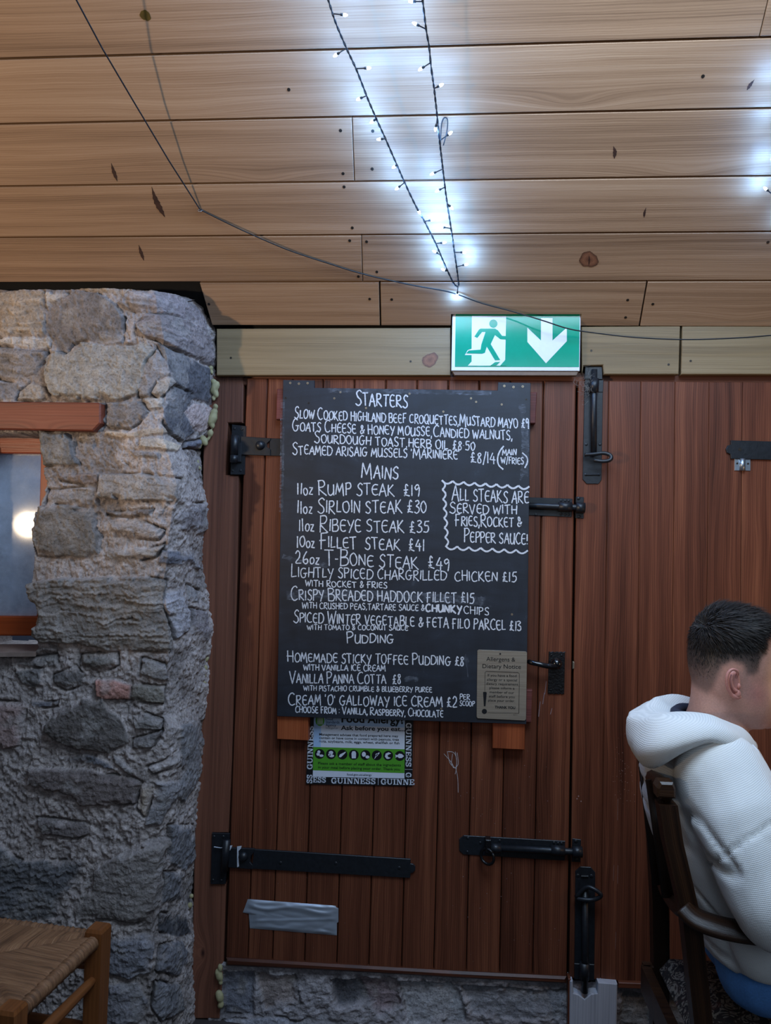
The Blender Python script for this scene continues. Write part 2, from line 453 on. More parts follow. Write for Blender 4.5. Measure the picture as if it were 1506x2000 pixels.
tag(mb.build('gap_shade_sheet', DARKGAP), kind='structure')

def grooveX(lst, Y=0.0): return [(pt(a, 745, Y), pt(b, 1885, Y)) for a, b in lst]
def lerpz(g, z):
    a, b = g; t = (z-a.z)/(b.z-a.z); return a+(b-a)*t
def leaf(grooves, ztop, zb, tones, g=0.0012, ch=0.0032):
    mb = MB()
    for i in range(len(grooves)-1):
        L, Rr = grooves[i], grooves[i+1]
        zl, zr = zb(lerpz(L, 0.2).x), zb(lerpz(Rr, 0.2).x)
        p = [lerpz(L, zl), lerpz(Rr, zr), lerpz(Rr, ztop), lerpz(L, ztop)]
        dx = Vector((g, 0, 0))
        prism(mb, [p[0]+dx, p[1]-dx, p[2]-dx, p[3]+dx], 0.03, ch, grain=(0, 0, 1), tone=tones[i % len(tones)])
    return mb
ZT = pt(800, 741, 0).z
db0, db1 = pt(440, 1873, 0), pt(1250, 1918, 0)
zbot = lambda x: db0.z+(x-db0.x)*(db1.z-db0.z)/(db1.x-db0.x)
gl = grooveX([(481, 439.5), (523, 483), (572, 531), (631, 594), (692, 657), (754, 720), (815, 784), (876, 847), (936.5, 911), (998, 976), (1062, 1041), (1126, 1108)])
mb = leaf(gl, ZT, zbot, [0.42, 0.7, 0.62, 0.5, 0.66, 0.45, 0.58, 0.5, 0.62, 0.4, 0.66])
DOOR1 = tag(mb.build('door_1', MAHOG), kind='structure')
gr = grooveX([(1129.5, 1112), (1189.4, 1173), (1252, 1240.5), (1319, 1307), (1385.5, 1374), (1451, 1441), (1516, 1508), (1582, 1575), (1648, 1642), (1714, 1709), (1780, 1776), (1846, 1843), (1912, 1910), (1978, 1977), (2044, 2044), (2110, 2111), (2176, 2178), (2242, 2245)])
mb = leaf(gr, ZT, zbot, [0.6, 0.42, 0.5, 0.55, 0.46, 0.6, 0.5, 0.4], 0.0004, 0.0016)
DOOR2 = tag(mb.build('door_2', MAHOG), kind='structure')
# threshold
mb = MB()
pxprism(mb, [(441, 1888), (640, 1897), (900, 1912), (1107, 1923), (1107, 1909), (900, 1899), (640, 1884), (441, 1872)], -0.010, 0.06, 0.006, grain=(1, 0, 0), tone=-0.4)
pxprism(mb, [(1109, 2020), (1113, 2020), (1115, 1912), (1110, 1912)], -0.02, 0.03, 0.001, grain=(0, 0, 1), tone=0.5)
pxprism(mb, [(1208, 1930), (2240, 1975), (2240, 1963), (1208, 1919)], -0.012, 0.06, 0.002, grain=(1, 0, 0), tone=0.9)
tag(mb.build('trim_threshold', MAHOG), kind='structure')
# door post with the mortise of the upper hinge
mb = MB()
pxprism(mb, [(372, 1990), (428, 1990), (436, 1880), (441, 1728), (416, 1728), (416, 1627), (446, 1627), (452, 1500), (463, 1120), (466, 928), (440, 928), (445, 826), (474, 826), (475, 735), (400, 735), (390, 1200)], 0.004, 0.055, 0.003, grain=(0, 0, 1), tone=0.5)
tag(mb.build('trim_post', POSTW), kind='structure')

# ------------------------------------------------------------------ rubble stone walls (displaced grids)
def smooth01(t): t = np.clip(t, 0, 1); return t*t*(3-2*t)
def poly_sd(px, py, P):
    """signed distance (positive inside) to a polygon, arrays in pixels"""
    n = len(P); d2 = np.full(px.shape, 1e12); ins = np.zeros(px.shape, bool)
    for i in range(n):
        ax, ay = P[i]; bx, by = P[(i+1) % n]
        ex, ey = bx-ax, by-ay
        t = np.clip(((px-ax)*ex+(py-ay)*ey)/(ex*ex+ey*ey+1e-9), 0, 1)
        d2 = np.minimum(d2, (px-ax-t*ex)**2+(py-ay-t*ey)**2)
        c = ((ay > py) != (by > py))
        xi = ax+(py-ay)*ex/(ey if abs(ey) > 1e-9 else 1e-9)
        ins ^= c & (px < xi)
    d = np.sqrt(d2); return np.where(ins, d, -d)
def projA(P):
    d = P-np.array(CAM); f, r_, u_ = (np.array(q) for q in (FW, RT, UP))
    z = d@f; return 753+F*(d@r_)/z, 1000-F*(d@u_)/z
def stonework(name, B, N, stones, base_h=0.0, mortar=(0.40, 0.345, 0.325), opening=None, seed=1, amp=1.0):
    """B: (n,m,3) base grid, N: normals; stones: list of (polygon px, colour, height m, roughness)"""
    n, m, _ = B.shape
    px, py = projA(B.reshape(-1, 3)); px = px.reshape(n, m); py = py.reshape(n, m)
    X, Y, Z = B[..., 0], B[..., 1], B[..., 2]
    wx = 5.0*fbm(X*14, Y*14, Z*14, 4, seed); wy = 5.0*fbm(X*14, Y*14+9, Z*14, 4, seed+5)
    qx, qy = px+wx, py+wy
    big = fbm(X*6, Y*6, Z*6, 4, seed+10); mid = fbm(X*26, Y*26, Z*26, 4, seed+20); fine = fbm(X*90, Y*90, Z*90, 3, seed+30)
    strata = fbm(X*11+big, Y*9, Z*150+mid*2.2+big*3+fine*1.0, 4, seed+40)
    ridg = 1-np.abs(fbm(X*22, Y*22, Z*34, 4, seed+50))*2.6
    h = base_h+0.011*big+0.007*mid*amp+0.0085*fine*amp-0.004*smooth01((ridg-0.9)/0.1)+0.006
    col = np.zeros((n, m, 3)); mo = np.array(mortar)
    col[:] = mo*(1+0.35*mid+0.30*fine)[..., None]
    col *= (1-0.35*smooth01((-big-0.05)/0.3))[..., None]
    fl = lambda A: A.reshape(-1)
    h = fl(h).copy(); col = col.reshape(-1, 3)
    QX, QY, XX, YY, ZZ, ST, MI, FI, BI = (fl(A) for A in (qx, qy, X, Y, Z, strata, mid, fine, big))
    for si, (P, c, hh, rg) in enumerate(stones):
        xs_ = [q[0] for q in P]; ys_ = [q[1] for q in P]
        ix = np.where((QX > min(xs_)-9) & (QX < max(xs_)+9) & (QY > min(ys_)-9) & (QY < max(ys_)+9))[0]
        if len(ix) == 0: continue
        x_, y_, z_, st, mi_, fi, bi = (A[ix] for A in (XX, YY, ZZ, ST, MI, FI, BI))
        sd = poly_sd(QX[ix], QY[ix], P)
        k = smooth01((sd+1.5)/3.6)
        smear = smooth01((fbm(x_*13, y_*13, z_*13+si*1.7, 4, seed+80)-0.08)/0.16)*smooth01((14-sd)/12)*0.7
        k = k*(1-smear)
        ph = si*3.7
        tilt = 0.006*math.sin(ph)*(QX[ix]-np.mean(xs_))/60+0.006*math.cos(ph*1.3)*(QY[ix]-np.mean(ys_))/60
        hs = 0.004+hh*0.62*(0.78+0.22*smooth01(sd/16))+tilt+0.0052*st*rg*amp+0.006*mi_*rg*amp+0.0045*fi*amp+0.009*bi
        crack = np.exp(-((sd+1.0)/1.9)**2)*smooth01((fbm(x_*11, y_*11, z_*11+si, 3, seed+60)-0.02)/0.22)*0.9
        h[ix] = h[ix]*(1-k)+hs*k-0.014*crack
        cc = np.array(c)*1.18*(1+0.35*st*rg+0.30*mi_+0.30*fi)[..., None]
        cc = cc*(1.08+0.16*np.sin(ph*2.1))*np.array((1.03, 1.0, 1.0))
        lich = smooth01((fbm(x_*18, y_*18, z_*18+si*2, 4, seed+70)-0.12)/0.25)*0.45
        cc = cc*(1-lich[..., None])+np.array((0.36, 0.33, 0.31))*lich[..., None]
        cn = col[ix]*(1-k[..., None])+cc*k[..., None]
        col[ix] = cn*(1-0.65*np.clip(crack, 0, 1))[..., None]
    h = h.reshape(n, m); col = col.reshape(n, m, 3)
    hole = np.zeros((n, m))
    if opening is not None:
        sd = poly_sd(px+wx*0.9, py+wy*0.9, opening); hole = smooth01((sd+2)/4.0)
        h = h*(1-hole)-0.26*hole
    P3 = B+N*h[..., None]
    me = bpy.data.meshes.new(name)
    idx = np.arange(n*m).reshape(n, m)
    q = np.stack([idx[:-1, :-1], idx[:-1, 1:], idx[1:, 1:], idx[1:, :-1]], -1)
    keep = ~((hole[:-1, :-1] > 0.97) & (hole[1:, 1:] > 0.97) & (hole[1:, :-1] > 0.97) & (hole[:-1, 1:] > 0.97))
    q = q[keep]
    me.from_pydata(P3.reshape(-1, 3), [], q.reshape(-1, 4).tolist())
    ca = me.color_attributes.new('stone_colour', 'FLOAT_COLOR', 'POINT')
    cl = np.ones((n*m, 4)); cl[:, :3] = np.clip(col.reshape(-1, 3), 0.01, 0.85)
    ca.data.foreach_set('color', cl.ravel())
    me.polygons.foreach_set('use_smooth', [True]*len(me.polygons))
    me.materials.append(STONE); me.update()
    return tag(link(name, me), kind='structure')
a = NT('rubble_stone'); c = a.attr('stone_colour').outputs['Color']; g = a.geo()
n1 = a.noise(g, 160, 6, 0.65); n2 = a.noise(g, 45, 5, 0.6)
c = a.mix(1.0, c, a.ramp(n1, [(0.30, 0.45), (0.44, 0.95), (0.7, 1.28)]), 'MULTIPLY')
c = a.mix(1.0, c, a.ramp(n2, [(0.3, 0.80), (0.7, 1.15)]), 'MULTIPLY')
a.col(c); a.p.inputs['Roughness'].default_value = 0.88; a.p.inputs['Specular IOR Level'].default_value = 0.25
a.bump(a.val('ADD', n1, a.val('MULTIPLY', n2, 1.2)), 0.85, 0.005); STONE = a.m

def c1(*p): return [(x/3.347, y/3.347+540) for x, y in p]
def c2(*p): return [(x/3.347, y/3.347+950) for x, y in p]
def c3(*p): return [(x/3.333, y/3.333+1400) for x, y in p]
GR, DK, LT, TN, RD, BL = (0.20, 0.185, 0.18), (0.105, 0.105, 0.115), (0.33, 0.30, 0.27), (0.30, 0.245, 0.19), (0.30, 0.16, 0.13), (0.15, 0.155, 0.18)
S = [
 (c1((0,110),(150,95),(285,100),(300,380),(200,385),(120,400),(0,400)), TN, .018, 1),
 (c1((0,420),(180,400),(330,400),(330,470),(200,465),(0,455)), LT, .012, 1),
 (c1((0,470),(150,480),(310,490),(310,540),(230,640),(140,670),(0,660)), GR, .02, 1),
 (c1((0,680),(130,690),(180,740),(110,800),(0,810)), (0.30,.29,.30), .012, 1),
 (c1((130,745),(210,690),(300,720),(330,790),(250,815),(115,802)), LT, .018, .8),
 (c1((300,110),(370,85),(450,110),(340,180),(310,240)), LT, .016, .6),
 (c1((460,80),(640,60),(860,75),(960,120),(900,150),(640,100)), TN, .016, .8),
 (c1((320,250),(350,170),(470,95),(640,105),(760,190),(820,280),(810,440),(700,460),(560,430),(480,450),(440,510),(380,500),(330,400),(300,330)), (.19,.17,.16), .012, .25),
 (c1((310,560),(340,490),(430,510),(540,440),(700,460),(960,430),(1020,500),(975,640),(905,770),(800,805),(540,815),(400,815),(340,770),(300,650)), (.29,.27,.24), .03, .5),
 (c1((960,560),(1030,480),(1090,560),(1110,640),(1020,690),(985,790),(900,790)), (.2,.19,.19), .016, .8),
 (c1((780,190),(860,95),(1050,110),(1200,125),(1320,190),(1335,370),(1180,290),(1080,245),(900,240)), (.23,.20,.20), .03, .9),
 (c1((890,330),(960,250),(1080,255),(1200,300),(1350,400),(1400,480),(1390,590),(1330,570),(1200,510),(1050,430),(960,400)), (.22,.19,.185), .034, 1.2),
 (c1((1020,430),(1200,520),(1350,600),(1385,700),(1370,840),(1250,800),(1200,860),(1150,720),(1110,620)), DK, .012, .3),
 (c1((1060,880),(1140,720),(1250,760),(1260,830),(1180,890),(1260,1020),(1180,1080),(1110,1030),(1070,960)), DK, .010, .3),
 (c1((1190,880),(1260,830),(1370,860),(1370,970),(1290,1030),(1230,960)), (.36,.29,.27), .012, .3),
 (c1((990,770),(1030,690),(1120,660),(1140,700),(1080,770),(1040,800)), LT, .03, .6),
 (c1((690,825),(920,822),(980,880),(910,960),(850,1000),(720,980),(665,940),(700,890)), GR, .026, .6),
 (c1((930,800),(1060,790),(1060,860),(980,870)), LT, .022, .6),
 (c1((700,1000),(850,1030),(940,1000),(1080,990),(1090,1022),(940,1050),(800,1060),(690,1030)), TN, .02, .6),
 (c1((270,1010),(420,1010),(480,1090),(480,1180),(520,1230),(400,1240),(270,1240),(245,1150)), (.14,.135,.13), .032, .4),
 (c1((530,1030),(660,1020),(660,1080),(520,1080)), TN, .016, .8), (c1((540,1100),(620,1090),(620,1135),(545,1140)), GR, .014, .8),
 (c1((925,1060),(1050,1060),(1160,1100),(1130,1145),(920,1120)), (.36,.30,.235), .026, .4),
 (c1((860,1140),(1040,1160),(1040,1195),(890,1180)), GR, .022, .7),
 (c1((380,1290),(650,1290),(640,1350),(560,1370),(400,1340)), (.21,.17,.15), .02, 1),
 (c1((660,1290),(900,1290),(1140,1320),(1175,1330),(1170,1470),(900,1465),(650,1450)), (.26,.235,.215), .034, .5),
 (c1((320,1400),(640,1380),(640,1500),(300,1500)), GR, .016, 1.1),
 (c1((1190,1090),(1310,1070),(1300,1140),(1190,1120)), BL, .022, .8),
 (c2((250,130),(400,120),(610,160),(630,280),(660,330),(650,460),(600,470),(400,455),(250,450),(228,280)), (.185,.17,.155), .034, .35),
 (c2((700,160),(1010,150),(980,195),(700,185)), (.16,.14,.13), .022, 1.2),
 (c2((720,225),(900,212),(1080,285),(1040,350),(860,330),(710,320)), (.23,.205,.19), .022, .7),
 (c2((690,460),(710,420),(780,390),(960,410),(1080,380),(1030,460),(860,500),(710,500)), (.21,.19,.175), .026, 1),
 (c2((210,640),(420,600),(800,590),(1090,610),(1060,780),(1120,900),(1120,1080),(980,1080),(850,1062),(700,1065),(540,1030),(280,1010),(225,960),(255,840),(205,720)), (.195,.18,.165), .040, 1.5),
 (c2((530,1100),(780,1080),(790,1160),(700,1200),(620,1220),(520,1170)), (.185,.175,.16), .026, .6),
 (c2((930,1120),(1090,1160),(1100,1260),(1060,1270),(920,1220)), (.18,.17,.165), .022, .7),
 (c2((640,1258),(760,1255),(860,1290),(850,1392),(700,1380),(650,1360)), RD, .030, .5),
 (c2((870,1285),(1090,1310),(1080,1420),(880,1400),(850,1385)), (.19,.175,.15), .020, .6),
 ([(93,1413),(120,1383),(164,1366),(206,1359),(215,1386),(239,1404),(254,1428),(255,1446),(216,1470),(150,1460),(114,1442),(92,1425)], (.135,.12,.11), .036, .35),
 ([(-20,1366),(30,1370),(57,1372),(50,1410),(40,1455),(-20,1470)], (.27,.20,.185), .02, .4),
 (c2((100,1145),(230,1110),(370,1090),(372,1165),(230,1175)), GR, .020, .9),
 (c2((230,1060),(300,1020),(380,1060),(360,1085),(240,1085)), GR, .026, .8),
 (c2((100,1200),(280,1180),(285,1260),(240,1310),(150,1280)), (.18,.17,.165), .018, .8),
 (c2((360,1230),(500,1180),(560,1230),(540,1300),(440,1340),(380,1300)), (.13,.12,.115), .016, .8),
 (c2((210,1400),(390,1400),(380,1430),(230,1440)), DK, .02, .8),
 (c2((870,1500),(960,1480),(1070,1520),(1060,1590),(900,1570)), (.2,.185,.175), .024, .6),
 (c2((1200,120),(1340,110),(1365,260),(1300,310),(1160,290),(1140,210)), (.25,.23,.235), .026, .7),
 (c2((1060,420),(1250,430),(1300,540),(1210,510),(1040,500)), BL, .022, .9),
 (c2((1080,700),(1200,680),(1240,800),(1230,930),(1130,1000),(1100,900),(1060,770)), (.28,.27,.285), .026, 1.2),
 (c2((1220,640),(1300,680),(1285,760),(1220,740)), (.2,.2,.21), .02, .5),
 (c2((1240,790),(1340,820),(1380,940),(1330,1020),(1240,960)), (.22,.20,.205), .022, .6),
 (c3((880,130),(1060,80),(1000,190),(880,190)), GR, .022, .7),
 (c3((960,320),(1080,270),(1150,200),(1200,300),(1000,360)), (.28,.255,.245), .02, 1),
 (c3((200,320),(460,330),(830,380),(930,420),(900,560),(700,572),(540,575),(480,500),(300,460),(200,430)), (.125,.105,.098), .030, .5),
 (c3((925,430),(1020,430),(990,560),(950,650),(900,600)), TN, .022, .7),
 (c3((1030,410),(1150,420),(1140,510),(1080,600),(1040,690),(950,690),(995,560)), (.26,.25,.255), .024, .8),
 (c3((400,250),(560,240),(700,290),(760,340),(600,310),(470,290)), DK, .016, .7),
 (c3((740,250),(820,290),(890,350),(850,370),(760,300)), GR, .02, .5),
 (c3((-60,760),(30,830),(150,930),(400,930),(582,920),(540,1020),(400,1190),(380,1300),(200,1340),(-60,1340)), (.115,.115,.12), .018, .9),
 (c3((620,1000),(800,880),(960,780),(1070,772),(1070,850),(1040,1000),(1020,1180),(980,1310),(870,1335),(720,1310),(480,1300),(480,1180),(600,1130)), (.27,.245,.23), .034, .35),
 (c3((250,650),(560,690),(620,760),(500,790),(300,760)), (.17,.15,.145), .016, .6),
 (c3((700,1430),(960,1400),(1000,1480),(980,1640),(850,1700),(700,1650)), (.155,.155,.17), .024, .7),
 (c3((1090,700),(1240,700),(1260,900),(1190,1000),(1095,950)), (.17,.17,.18), .022, .4),
 (c3((1055,1010),(1190,1010),(1190,1190),(1045,1210)), (.18,.18,.19), .018, .5),
 (c3((1160,60),(1300,20),(1310,250),(1290,400),(1180,560),(1125,520),(1165,330)), (.22,.215,.22), .018, .5),
 (c3((700,1720),(900,1720),(960,1850),(920,2000),(700,2000)), (.16,.155,.165), .022, .7),
 (c3((1040,1280),(1200,1290),(1240,1400),(1150,1430),(1040,1400)), (.05,.05,.055), .0, .7),
 (c3((1040,1480),(1180,1450),(1220,1560),(1150,1680),(1010,1650)), (.17,.17,.185), .02, .6),
 (c3((1000,1720),(1150,1730),(1190,1900),(1050,1980),(980,1880)), (.19,.19,.20), .022, .6),
]
YS = -0.22                          # front of the stone wall
corner = [(300,562),(318,650),(330,700),(335,740),(322,800),(322,860),(345,930),(350,970),(340,1000),(333,1050),(328,1100),(322,1150),(333,1250),(333,1290),(328,1330),(322,1400),(340,1430),(325,1560),(310,1640),(302,1750),(300,1820),(308,1900),(310,2060)]
edge = [(385,556),(397,585),(411,645),(414,700),(409,760),(406,820),(392,858),(384,890),(396,985),(392,1080),(400,1150),(407,1240),(401,1330),(396,1400),(384,1500),(378,1600),(373,1680),(368,1750),(374,1820),(372,1900),(376,2060)]
def profile(lst, Y):
    P = [pt(x, y, Y) for x, y in lst]; P.sort(key=lambda p: p.z)
    return np.array([p.z for p in P]), np.array([p.x for p in P])
zc, xc = profile(corner, YS); ze, xe = profile(edge, -0.01)
Z0, Z1 = ZFL-0.02, pt(200, 566, YS).z+0.0
nz = 700; nf = 390; nr = 136
zz = np.linspace(Z0, Z1, nz)
xcz = np.interp(zz, zc, xc); xez = np.interp(zz, ze, xe)
XW = -1.62
B = np.zeros((nz, nf+nr, 3)); N = np.zeros_like(B)
tf = np.linspace(0, 1, nf); tr = np.linspace(0, 1, nr+1)[1:]
for i in range(nz):
    B[i, :nf, 0] = XW+(xcz[i]-XW)*tf; B[i, :nf, 1] = YS
    B[i, nf:, 0] = xcz[i]+(xez[i]-xcz[i])*tr; B[i, nf:, 1] = YS+0.235*tr
B[..., 2] = zz[:, None]
# round the corner and turn the normals with it
dist = (np.arange(nf+nr)-nf)*1.0
t = np.clip((dist+30)/60, 0, 1); t = t*t*(3-2*t)
ang = t*R(74)
N[..., 0] = np.sin(ang)[None, :]; N[..., 1] = -np.cos(ang)[None, :]
B[..., :2] -= (N[..., :2]*0+np.stack([np.full_like(ang, 0.62), np.full_like(ang, -0.62)], -1)[None])*(0.018*np.exp(-(dist/22)**2))[None, :, None]
OPEN = [(-80, 846), (80, 850), (84, 915), (90, 950), (80, 985), (72, 1000), (66, 1060), (68, 1090), (62, 1130), (66, 1165), (74, 1195), (70, 1235), (74, 1262), (62, 1276), (-80, 1276)]
WALLL = stonework('wall_left', B, N, S, opening=OPEN, seed=3)
# irregular top of the stone wall, running back under the ceiling
me = WALLL.data
nt = 26
top = np.array([v.co for v in me.vertices])[(nz-1)*(nf+nr):(nz)*(nf+nr)]
Bt = np.zeros((nt, nf+nr, 3)); Nt = np.zeros_like(Bt); Nt[..., 2] = 1
for j in range(nt):
    q = j/(nt-1)
    Bt[j] = top; Bt[j, :, 1] = top[:, 1]+(np.maximum(0.03-top[:, 1], 0))*q
    Bt[j, :, 2] = top[:, 2]+0.03*math.sin(q*1.6)
    Bt[j, :, 2] -= 0.0
Ht = stonework('wall_left_top', Bt, Nt*np.linspace(0, 1, nt)[:, None, None], [], seed=5)
# stone under the door
S2 = [(([(440,1890),(500,1890),(500,1975),(445,1975)]), BL, .015, .6), ([(505,1893),(580,1897),(590,1950),(520,1965)], (.2,.17,.16), .012, .5),
 ([(650,1905),(730,1905),(735,1950),(660,1960)], (.10,.10,.11), .0, .6), ([(700,1900),(775,1903),(785,1955),(740,1975),(715,1930)], (.24,.19,.2), .012, .5),
 ([(905,1920),(1000,1922),(1107,1928),(1106,1975),(1010,1982),(920,1970)], (.22,.22,.235), .022, .4), ([(780,1910),(900,1918),(910,1985),(800,1990)], (.25,.25,.26), .008, .6),
 ([(1212,1930),(1275,1932),(1270,2010),(1210,2010)], (.17,.165,.16), .012, .4), ([(440,1985),(560,1975),(640,2020),(430,2030)], (.30,.30,.33), .05, .4), ([(580,1985),(640,1970),(690,2030),(560,2030)], (.26,.25,.26), .045, .4),
 ([(1290,1930),(1420,1935),(1420,2010),(1290,2010)], (.18,.17,.165), .012, .4)]
a0 = pt(405, 1990, 0); a1 = pt(2240, 1990, 0)
nx, nzz = 480, 70
B = np.zeros((nzz, nx, 3)); N = np.zeros_like(B); N[..., 1] = -1
for j in range(nx):
    x = a0.x+(a1.x-a0.x)*j/(nx-1)
    B[:, j, 0] = x; B[:, j, 2] = np.linspace(ZFL-0.02, zbot(x)-0.012, nzz)
B[..., 1] = 0.03
stonework('wall_base', B, N, S2, base_h=0.018, mortar=(.34, .31, .32), seed=11)
# floor of dark flagstones
mb = MB(); mb.add([(-3.2, -3.6, ZFL), (3.0, -3.6, ZFL), (3.0, 0.06, ZFL), (-3.2, 0.06, ZFL)], [[0, 1, 2, 3]])
tag(mb.build('floor', plain('dark_flagstone', srgb(58, 52, 50), 0.7, noise=0.35, nscale=9, bump=0.2)), kind='structure')

# ------------------------------------------------------------------ window in the stone wall
YW = -0.10
def quadbox(mb, pxs, Y, d, **k): pxprism(mb, pxs, Y, d, **k)
mb = MB()
quadbox(mb, [(-120, 1242), (78, 1242), (80, 1204), (-120, 1203)], YW, 0.05, ch=0.004, grain=(1, 0, 0), tone=0.7)
quadbox(mb, [(-120, 884), (100, 886), (100, 846), (-120, 844)], YW-0.012, 0.06, ch=0.003, grain=(1, 0, 0), tone=0.1)
quadbox(mb, [(70.5, 1204), (100, 1204), (100, 884), (79, 884)], YW, 0.05, ch=0.004, grain=(0, 0, 1), tone=0.6)
WIN = tag(mb.build('window_1', FRAMEW), kind='structure')
a = NT('dusty_glass')
g = a.geo(); nz1 = a.noise(g, 9, 5, 0.6, 0.4); nz2 = a.noise(g, 420, 2, 0.5); nz3 = a.noise(g, 30, 6, 0.7)
dust = a.val('ADD', a.val('MULTIPLY', a.ramp(nz1, [(0.35, 0.35), (0.7, 0.8)]), 0.8), a.val('MULTIPLY', a.ramp(nz3, [(0.45, 0.0), (0.75, 1.0)]), 0.18))
spk = a.ramp(nz2, [(0.70, 0.0), (0.76, 1.0)])
df = a.n('ShaderNodeBsdfDiffuse'); a.l(a.mix(nz3, (0.58, 0.70, 0.90, 1), (0.86, 0.90, 0.96, 1)), df.inputs[0])
gl_ = a.n('ShaderNodeBsdfGlossy'); gl_.inputs['Roughness'].default_value = 0.07; gl_.inputs['Color'].default_value = (0.9, 0.9, 0.9, 1)
tr_ = a.n('ShaderNodeBsdfTransparent'); tr_.inputs[0].default_value = (0.75, 0.8, 0.85, 1)
fr = a.n('ShaderNodeFresnel'); fr.inputs[0].default_value = 1.6
m1 = a.n('ShaderNodeMixShader'); a.l(a.val('ADD', fr.outputs[0], 0.02), m1.inputs[0]); a.l(tr_.outputs[0], m1.inputs[1]); a.l(gl_.outputs[0], m1.inputs[2])
tl_ = a.n('ShaderNodeBsdfTranslucent'); tl_.inputs[0].default_value = (0.8, 0.86, 0.95, 1)
md = a.n('ShaderNodeMixShader'); md.inputs[0].default_value = 0.45; a.l(df.outputs[0], md.inputs[1]); a.l(tl_.outputs[0], md.inputs[2])
m2 = a.n('ShaderNodeMixShader'); a.l(a.val('MINIMUM', a.val('ADD', dust, a.val('MULTIPLY', spk, 0.7)), 0.9), m2.inputs[0]); a.l(m1.outputs[0], m2.inputs[1]); a.l(md.outputs[0], m2.inputs[2])
a.l(m2.outputs[0], a.t.nodes['Material Output'].inputs[0]); GLASS = a.m
mb = MB(); quadbox(mb, [(-120, 1206), (76, 1207), (82, 882), (-120, 882)], YW+0.02, 0.004, ch=0)
adopt(mb.build('window_pane', GLASS), WIN)
mb = MB(); quadbox(mb, [(-400, 1400), (240, 1400), (240, 700), (-400, 700)], YW+0.45, 0.02, ch=0)
tag(mb.build('wall_yard', plain('yard_wall_render', srgb(96, 104, 122), 0.9, noise=0.3, nscale=8)), kind='structure')
mb = MB()
p = [pt(-120, 1258, YW), pt(78, 1258, YW), pt(70, 1274, YS-0.03), pt(-120, 1276, YS-0.03)]
dn = Vector((0, 0, -0.012))
mb.add(p+[q+dn for q in p], [[0, 3, 2, 1], [0, 1, 5, 4], [1, 2, 6, 5], [2, 3, 7, 6], [4, 5, 6, 7]])
adopt(mb.build('window_sill', plain('slate_sill', srgb(140, 122, 112), 0.45, noise=0.3, nscale=25, bump=0.2)), WIN)
# timber lintel over the window
mb = MB()
pxprism(mb, [(-150, 836), (181, 842), (196, 826), (196, 788), (190, 786), (-150, 783)], YS-0.03, 0.16, 0.004, grain=(1, 0, 0), tone=0.5)
tag(mb.build('trim_lintel', LINTELW), kind='structure')

# ================================================================== IRONWORK ON THE DOORS
IRON = [BLACK, SCREWD]
def part(mb, name, mats, parent, smooth=False, label=None):
    o = mb.build(name, mats, parent, smooth)
    if label: o['label'] = label
    return o
def sub(mb, name, mats, parent, root, smooth=False):
    """a sub-part: parent is a part mesh at the origin"""
    o = mb.build(name, mats, None, smooth); o.parent = parent
    return o
def screws(mb, lst, Y, r=0.0042, mi=0, dome=0.0014):
    for x, y in lst: disc(mb, pt(x, y, Y), r, th=0.0008, dome=dome, mi=mi)
# upper strap hinge
mb = MB(); pxprism(mb, [(450, 927), (478, 927), (480, 832), (453, 829)], -0.004, 0.006, 0.001)
screws(mb, [(458, 837), (473, 838), (454, 919), (470, 919)], -0.004)
HG = part(mb, 'strap_hinge', IRON, DOOR1, label='upper black strap hinge half hidden by the chalkboard')
mb = MB(); pxprism(mb, [(468, 888), (528, 890), (528, 878), (521, 873), (521, 866), (528, 860), (529, 856), (470, 852)], -0.010, 0.008, 0.001)
pxprism(mb, [(526, 890), (640, 893), (640, 858), (527, 856)], -0.007, 0.006, 0.001)
sub(mb, 'strap', IRON, HG, DOOR1)
mb = MB(); tube(mb, [pt(459, 850, -0.014), pt(457.5, 888, -0.014)], 0.0125, 14); tube(mb, [pt(457.5, 889, -0.014), pt(456.5, 904, -0.014)], 0.0125, 14)
box(mb, pt(466, 884, -0.008), (0.02, 0.012, 0.06)); sub(mb, 'hinge_barrel', IRON, HG, DOOR1, True)
mb = MB(); disc(mb, pt(508, 870, -0.010), 0.0145, th=0.002, dome=0.010, seg=20); sub(mb, 'coach_bolt', BLACK, HG, DOOR1, True)
# lower strap hinge
mb = MB(); pxprism(mb, [(411, 1727), (440, 1727), (449, 1628), (414, 1627)], -0.003, 0.006, 0.001)
screws(mb, [(418, 1634), (436, 1634), (416, 1719), (432, 1720)], -0.003)
HG2 = part(mb, 'strap_hinge', IRON, DOOR1, label='lower black strap hinge with white paint drips')
mb = MB(); pxprism(mb, [(440, 1694), (493, 1698), (493, 1690), (488, 1684), (490, 1672), (496, 1665), (497, 1658), (444, 1656)], -0.010, 0.008, 0.001)
pxprism(mb, [(492, 1697), (801, 1715), (802, 1706), (806, 1705), (811, 1700), (811, 1692), (807, 1688), (802, 1687), (802, 1678), (496, 1659)], -0.007, 0.006, 0.001)
screws(mb, [(548, 1685), (656, 1686), (780, 1695)], -0.007, 0.005)
sub(mb, 'strap', IRON, HG2, DOOR1)
mb = MB(); tube(mb, [pt(443, 1640, -0.014), pt(438, 1700, -0.014)], 0.012, 14); sub(mb, 'hinge_barrel', IRON, HG2, DOOR1, True)
mb = MB(); disc(mb, pt(475, 1673, -0.010), 0.0145, th=0.002, dome=0.010, seg=20); sub(mb, 'coach_bolt', BLACK, HG2, DOOR1, True)
CHALKW = plain('white_paint', srgb(190, 195, 205), 0.8, noise=0.2, nscale=300)
mb = MB()
